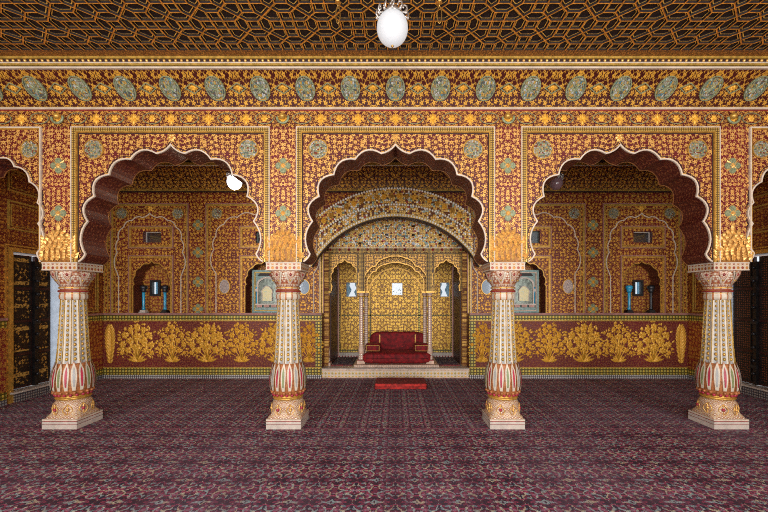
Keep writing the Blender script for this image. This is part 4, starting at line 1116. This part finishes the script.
# curved lines on the rear wall repeating the arches
b = MB()
rear_c = [(0, 2.55), (0.20, 2.50), (0.42, 2.38), (0.50, 2.28), (0.60, 2.18), (0.66, 2.02), (0.66, 1.5)]
b.ribbon(arch_line(0.0, rear_c, [0.05, 0.1, -0.1, 0.12, 0.1, 0]), 0, 0.03, YB-0.02, YB, 0)
for c in (-1.16, 1.16):
    b.ribbon(arch_line(c, [(0, 2.48), (0.10, 2.40), (0.20, 2.24), (0.25, 2.05), (0.27, 0.6)], [-0.05, 0.15, 0.15, 0]), 0, 0.02, YB-0.015, YB, 0)
PB(b, 'rear_arch_line', ['gold'])

# front screen with three cusped arches
def F(L): return [(p[0]/SF, fz_(p[1])) for p in L]
zc = fz_(291)
cA = arch_line(0, F([(0,256.5),(10,258.6),(19.5,266.5),(27,271.5),(30.5,279)])+[(30.5/SF, zc)], [0.06, 0.14, 0.16, 0.14, 0])
sA = F([(0,260),(3.5,263),(8,266.5),(11.3,272),(12.8,279),(12.3,286)])+[(13/SF, zc)]
lA = arch_line(fx(344.8), sA, [-0.06, 0.22, 0.22, 0.2, 0.15, 0]); rA = arch_line(fx(446.2), sA, [-0.06, 0.22, 0.22, 0.2, 0.15, 0])
xo = 1.60
poly = [(-xo, fz_(252)), (-xo, zc)]+lA+cA+rA+[(xo, zc), (xo, fz_(252))]
b = MB(); b.prism([poly], DF, DF+0.10, 'xz', 0, 1)
PB(b, 'arched_screen', ['facade', 'intrados'])
b = MB()
for L in (cA, lA, rA): b.ribbon(L, 0, 0.018, DF-0.012, DF+0.002, 0)
PB(b, 'screen_arch_outline', ['gold'])
# second, inner arch behind the centre bay
cA2 = arch_line(0, [(0, 2.60), (0.22, 2.56), (0.46, 2.40), (0.60, 2.28), (0.66, 2.12), (0.66, 1.93)], [0.06, 0.14, 0.16, 0.14, 0])
b = MB(); b.prism([[(-0.80, 2.95), (-0.80, 1.93)]+cA2+[(0.80, 1.93), (0.80, 2.95)]], DF+0.30, DF+0.38, 'xz', 0, 1); b.ribbon(cA2, 0, 0.02, DF+0.285, DF+0.30, 2)
PB(b, 'inner_arch', ['facade', 'intrados', 'gold'])
# frames on the screen
b = MB()
for (a_, c_) in ((329, 358.3), (363.2, 427.8), (432.7, 462)):
    b.ribbon([(fx(a_), zc), (fx(a_), fz_(252.8)), (fx(c_), fz_(252.8)), (fx(c_), zc)], 0, -0.012, DF-0.004, DF, 0)
    b.ribbon([(fx(a_), zc), (fx(a_), fz_(252.8)), (fx(c_), fz_(252.8)), (fx(c_), zc)], -0.012, -0.04, DF-0.02, DF, 1)
b.box(-xo, xo, DF-0.05, DF, fz_(252.3), fz_(251), 1); b.box(-xo, xo, DF-0.04, DF+0.05, fz_(251), fz_(248.6), 1); b.box(-xo, xo, DF-0.06, DF, fz_(248.6), fz_(247.8), 2)
for px in (326, 360.8, 430.2, 465): b.box(fx(px)-0.045, fx(px)+0.045, DF-0.03, DF, zc, fz_(252), 1)
for k in range(15):
    b.blossom(-xo+0.11+k*(2*xo-0.22)/14, fz_(249.8), 0.035, DF-0.041, 6, 0.012, 3)
PB(b, 'screen_frame', ['darkline', 'framegold', 'white', 'red'])
# mirror mosaic tympanum above the beam
ty = [(-xo, fz_(248))]
for k in range(25):
    p = -xo+2*xo*k/24; ty.append((p, 3.66-0.38*(p/1.6)**2))
ty += [(xo, fz_(248))]
b = MB(); b.prism([ty], DF, DF+0.08, 'xz', 0); random.seed(9)
for r_ in range(7):
    z = fz_(248)+0.05+r_*0.097
    for k in range(31):
        x = -xo+0.07+k*(2*xo-0.14)/30
        if z > 3.62-0.38*(x/1.6)**2: continue
        b.sphere((x, DF-0.004, z), 0.020 if (k+r_) % 2 else 0.014, 6, 4, 1+(k+r_) % 2)
        if r_ % 2 == 0 and k % 3 == 1: b.prism([[(x-0.035, z+0.03), (x+0.035, z+0.03), (x+0.035, z+0.08), (x-0.035, z+0.08)]], DF-0.01, DF, 'xz', 3+(k//3+r_) % 2)
PB(b, 'mirror_tympanum', ['mirrorwork', 'bright', 'red', 'mirror', 'slate'])
# curved canopy bands standing out of the back wall
def arcband(cy1, r1, cy2, r2, hp, y0, y1, mats, name, n=40):
    """between arc 1 (outer) and arc 2 (inner), pixel units at the wall's distance"""
    f = MB(); up = []; lo = []
    for k in range(n+1):
        p = -hp+2*hp*k/n
        up.append((p/SB, CAMZ+(298-(cy1-math.sqrt(r1*r1-p*p)))/SB)); lo.append((p/SB, CAMZ+(298-(cy2-math.sqrt(r2*r2-p*p)))/SB))
    f.prism([up+lo[::-1]], y0, y1, 'xz', 0, 1); o = PB(f, name, mats); return up, lo, o
u1, l1, obd = arcband(307, 116, 318, 112, 73.5, DB-0.22, DB+0.02, ['mirrorband', 'gold_dim'], 'outer_canopy_band')
u2, l2, ibd = arcband(318, 112, 312, 97, 76, DB-0.17, DB+0.02, ['mirrorband', 'gold_dim'], 'inner_canopy_band')
def beads(L, y, step, r, mats, name, alt=False):
    f = MB(); acc = 0; i = 0
    for a_, c_ in zip(L, L[1:]):
        d = math.dist(a_, c_); 
        while acc < d:
            t = acc/d; f.sphere((a_[0]+(c_[0]-a_[0])*t, y, a_[1]+(c_[1]-a_[1])*t), r, 6, 4, i % 2 if alt else 0); acc += step; i += 1
        acc -= d
    return PB(f, name, mats)
beads(u1, DB-0.23, 0.060, 0.027, ['bright'], 'bead_row')
beads([(p[0], p[1]-0.02) for p in l1], DB-0.23, 0.060, 0.026, ['bright'], 'bead_row')
mid1 = [(a_[0], (a_[1]+c_[1])/2) for a_, c_ in zip(u1, l1)]
for k in range(1, 39, 2):
    f = MB(); f.blossom(mid1[k][0], mid1[k][1], 0.07, DB-0.222, 6, 0.02, 0)
    f.sphere((mid1[k][0]+0.09, DB-0.225, mid1[k][1]+0.06), 0.022, 6, 4, 1); f.sphere((mid1[k][0]+0.09, DB-0.225, mid1[k][1]-0.06), 0.022, 6, 4, 2)
    o = PB(f, 'band_flower', [('bushgold', 'gold')[k//2 % 2], 'white', 'greenpaint']); o.parent = obd; o.location = (0, 0, 0)
mid2 = [(a_[0], a_[1]*0.55+c_[1]*0.45) for a_, c_ in zip(u2, l2)]
beads(mid2, DB-0.18, 0.085, 0.022, ['gold', 'bright'], 'bead_row', True)
# long beaded rib that springs from beside the columns
rib = []
for k in range(41):
    p = -85+170*k/40; rib.append((p/SB*0.975, CAMZ+(298-(312-math.sqrt(96.5**2-p*p)))/SB*0.975+0.0))
f = MB(); f.ribbon(rib, -0.03, 0.035, DB-0.27, DB-0.10, 0); f.ribbon(rib, -0.045, -0.03, DB-0.25, DB-0.10, 1); 
acc = 0
for a_, c_ in zip(rib, rib[1:]):
    d = math.dist(a_, c_)
    while acc < d:
        t = acc/d; f.sphere((a_[0]+(c_[0]-a_[0])*t, DB-0.275, a_[1]+(c_[1]-a_[1])*t), 0.026, 6, 4, 2); acc += 0.06
    acc -= d
PB(f, 'canopy_rib', ['gold_dim', 'darkline', 'bright'])
f = MB(); f.ribbon(outer[1:-4][0:1]+outer[2:27]+[(OPX, 0)], 0, 0.03, DB-0.02, DB, 0); f.ribbon([(-OPX, 0), ]+outer[2:27]+[(OPX, 0)], 0.03, 0.05, DB-0.03, DB, 1)
PB(f, 'opening_trim', ['gold', 'white'])

# little columns of the alcove
def small_column(X, Y, z0, r, name, parent):
    H = zc-z0; g = MB()
    g.box(X-r*1.7, X+r*1.7, Y-r*1.7, Y+r*1.7, z0, z0+0.07, 1); g.box(X-r*1.5, X+r*1.5, Y-r*1.5, Y+r*1.5, z0+0.07, z0+0.085, 2)
    P = [(r*1.35, 0.085), (r*1.45, 0.12), (r*1.2, 0.17), (r*0.95, 0.19), (r*1.25, 0.24), (r*1.3, 0.31), (r*1.0, 0.42), (r*0.95, 0.44), (r*0.88, H-0.22), (r*0.82, H-0.14), (r*1.15, H-0.125), (r*0.95, H-0.11), (r*1.2, H-0.07), (r*1.6, H-0.045)]
    g.lathe([(p[0], z0+p[1]) for p in P], 16, (X, Y, 0), 0, True, None, True, lambda i, j: 3 if j in (9, 10) else (1 if j in (4, 5, 11, 12) else 0))
    g.box(X-r*1.75, X+r*1.75, Y-r*1.75, Y+r*1.75, z0+H-0.045, z0+H, 3)
    o = g.build(name, ['smallcol', 'pinkstone', 'red', 'gold'], parent); o.location = (0, -DF, 0)
for px in (326.7, 361, 430, 467.7): small_column(fx(px), DF+0.05, PZ+(0.045 if 350 < px < 440 else 0), 0.052, 'alcove_column', pav)
for s in (-1, 1): small_column(s*0.70, DF+0.34, PZ+0.045, 0.048, 'inner_alcove_column', pav)

# throne cushions
def cushion(name, loc, sx, sy, sz, mat, e=0.35, parent=None, n=20, m=14, puff=0.0):
    """superellipsoid cushion, base at loc.z"""
    g = MB(); vs = []
    def sp(v, p): return math.copysign(abs(v)**p, v)
    for j in range(m+1):
        ph = -PI/2+PI*j/m
        for i in range(n*2):
            th = 2*PI*i/(n*2)
            x = sp(math.cos(ph), e)*sp(math.cos(th), e*0.8); y = sp(math.cos(ph), e)*sp(math.sin(th), e*0.8); z = sp(math.sin(ph), e*1.4)
            w = 1+puff*math.sin(9*x+3*y)*0.03
            vs.append((x*sx/2*w, y*sy/2*w, sz/2+z*sz/2*(1+puff*0.05*math.sin(7*x*3.1))))
    N = n*2
    fs = [(j*N+i, j*N+(i+1) % N, (j+1)*N+(i+1) % N, (j+1)*N+i) for j in range(m) for i in range(N)]
    g.add(vs, fs, 0, True); o = g.build(name, [mat], parent); o.location = loc
    return o
ZD2 = PZ+0.045
mt = cushion('throne_mattress', (0.04, 9.22, ZD2), 1.54, 0.74, 0.26, 'velvet', 0.3, None, 24, 16, 1.0)
tag(mt, 'thick crimson velvet seat mattress on the dais in the throne alcove', 'cushion')
g = MB(); g.ribbon([(-0.72, 0.0), (-0.72, 0.0)], 0, 0.01, 0, 0.01, 0) if False else None
P = [(-0.70, -0.368, 0.13), (0.70, -0.368, 0.13)]; g.tube(P, 0.008, 6); g.build('seat_piping', ['velvet_d'], mt)
bk = cushion('throne_back_cushion', (0.05, 9.78, ZD2), 1.36, 0.26, 0.66, 'velvet', 0.28, None, 24, 16, 0.3)
tag(bk, 'tall crimson velvet backrest cushion with two gold braids behind the seat mattress', 'cushion')
for s in (-1, 1):
    g = MB(); g.box(s*0.44-0.012, s*0.44+0.012, -0.136, -0.120, 0.22, 0.60); g.build('gold_braid', ['gold'], bk)
for s, l in ((-1, 'left'), (1, 'right')):
    bo = cushion('arm_bolster', (s*0.56+0.04, 9.16, ZD2+0.258), 0.36, 0.42, 0.19, 'velvet', 0.4, None, 16, 12)
    tag(bo, 'small crimson velvet arm bolster at the %s end of the throne seat' % l, 'cushion', 'arm bolsters on the throne seat')
    g = MB(); g.rect(-0.15, 0.15, 0.03, 0.16, 0.008, -0.216, -0.20, 0); g.build('braid_border', ['gold_dim'], bo)

# bright red step cushion on the carpet
b = MB(); b.box(-0.40, 0.60, 7.50, 8.10, 0.0125, 0.115, 0)
st = b.build('foot_cushion', ['velvet_b'], None)
bv = st.modifiers.new('soft_edges', 'BEVEL'); bv.width = 0.02; bv.segments = 3
tag(st, 'low bright red foot cushion on the carpet in front of the throne alcove', 'cushion')
b = MB(); b.box(-0.39, 0.59, 7.53, 8.09, 0.1148, 0.118, 0); o = b.build('top_face', ['velvet_d'], st); o['label'] = 'dark red top face'  # top face in a darker red than the sides
b = MB(); b.tube([(-0.39, 7.498, 0.06), (0.59, 7.498, 0.06)], 0.006, 6); b.build('seam', ['velvet_d'], st)
for s, l in ((-1, 'left'), (1, 'right')):
    xs = sorted((s*0.99, s*1.48)); b = MB(); b.box(xs[0], xs[1], DF+0.0, 10.12, PZ, PZ+0.018, 0); b.box(xs[0], xs[1], DF-0.012, DF+0.0, PZ, PZ+0.02, 1)
    tag(b.build('small_rug', ['rug', 'velvet_d']), 'small dark purple rug on the floor of the %s bay of the throne alcove' % l, 'rug', 'rugs in the side bays of the throne alcove')

# ------------------------------------------------------------------ lamps and ceiling rings
def globe_lamp(x, y, z, r, glass, label, drop_to=CEIL, sz=1.08):
    root = empty('globe_lamp', (x, y, drop_to)); dz = z-drop_to; tag(root, label, 'lamp', 'hanging glass globe lamps')
    g = MB(); prof = []
    for j in range(21):
        a = -PI/2+PI*j/20*0.90; prof.append((max(0.001, r*math.cos(a)), r*sz*math.sin(a)))
    g.lathe(prof, 32, (0, 0, dz), 0, True, None, False); g.build('glass_globe', [glass], root)
    top = dz+r*sz*0.93
    g = MB(); g.lathe([(r*0.36, top-0.02), (r*0.55, top-0.03), (r*0.62, top-0.008), (r*0.5, top+0.02), (r*0.3, top+0.03), (r*0.34, top+0.05), (r*0.12, top+0.07), (0.01, top+0.08)], 24, (0, 0, 0), 0)
    for k in range(12):
        a = 2*PI*k/12
        g.tube([((r*q_)*math.cos(a+o_), (r*q_)*math.sin(a+o_), top+h_) for q_, h_, o_ in ((0.60, -0.02, 0), (0.92, -0.045, 0), (1.04, -0.02, 0.08), (0.98, 0.02, 0.12), (0.84, 0.03, 0), (0.80, 0.0, -0.1), (0.90, -0.01, -0.14))], 0.009, 6, 0)
        g.sphere((r*1.0*math.cos(a), r*1.0*math.sin(a), top-0.05), 0.014, 6, 4, 0)
    g.build('scalloped_fitter', ['chrome'], root)
    g = MB(); n = max(2, int((0-top-0.08)/0.05))
    zz = top+0.075
    k = 0
    while zz < -0.02:
        pts = []
        for q in range(10):
            a = 2*PI*q/10; u, w = 0.012*math.cos(a), 0.028*math.sin(a)
            pts.append((u, 0, zz+w) if k % 2 else (0, u, zz+w))
        g.tube(pts, 0.0035, 5, 0, True); zz += 0.042; k += 1
    g.build('chain', ['brass'], root)
    g = MB(); g.lathe([(0.01, -0.05), (0.035, -0.035), (0.06, -0.012), (0.06, 0.0)], 20, (0, 0, 0), 0); g.build('ceiling_cap', ['brass'], root)
    g = MB(); g.sphere((0, 0, dz-r*sz-0.008), 0.014, 8, 6); g.build('bottom_finial', ['brass'], root)
    return root
LA = globe_lamp(-0.03, 3.75, CAMZ+(298-28.5)/FPX*3.75, 0.150, 'globe_front', 'large white glass globe lamp hanging at top centre in front of the arcade')
LB = globe_lamp(-161/FPX*7.0, 7.0, CAMZ+(298-182)/FPX*7.0, 0.128, 'globe_lit', 'glowing white globe lamp hanging inside the arch left of the centre')
LC = globe_lamp(160.5/FPX*7.0, 7.0, CAMZ+(298-183)/FPX*7.0, 0.118, 'globe_dark', 'unlit smoky glass globe lamp hanging inside the arch right of the centre')
pl = bpy.data.lights.new('globe_light', 'POINT'); pl.energy = 22; pl.color = (1, 0.80, 0.58); pl.shadow_soft_size = 0.13
po = bpy.data.objects.new('globe_light', pl); C.objects.link(po); po.parent = LB; po.location = (0, -0.0, CAMZ+(298-182)/FPX*7.0-CEIL-0.20)
for px, lab in ((338, 'left'), (439.5, 'right')):
    d = 3.95; X = (px-395.5)/FPX*d
    r = empty('ceiling_ring', (X, d, CEIL)); tag(r, 'slender brass ring hanging from the ceiling to the %s of the large globe lamp' % lab, 'ring', 'brass rings hanging from the lattice ceiling')
    g = MB(); zc_ = CAMZ+(298-15)/FPX*d-CEIL; pts = [(0.022*math.cos(2*PI*q/20), 0, zc_+0.085*math.sin(2*PI*q/20)) for q in range(20)]
    g.tube(pts, 0.006, 6, 0, True); g.build('ring', ['brass'], r)
    g = MB(); g.tube([(0, 0, 0.0), (0, 0, zc_+0.08)], 0.006, 6); g.lathe([(0.03, -0.012), (0.03, 0)], 12); g.build('hook', ['brass'], r)
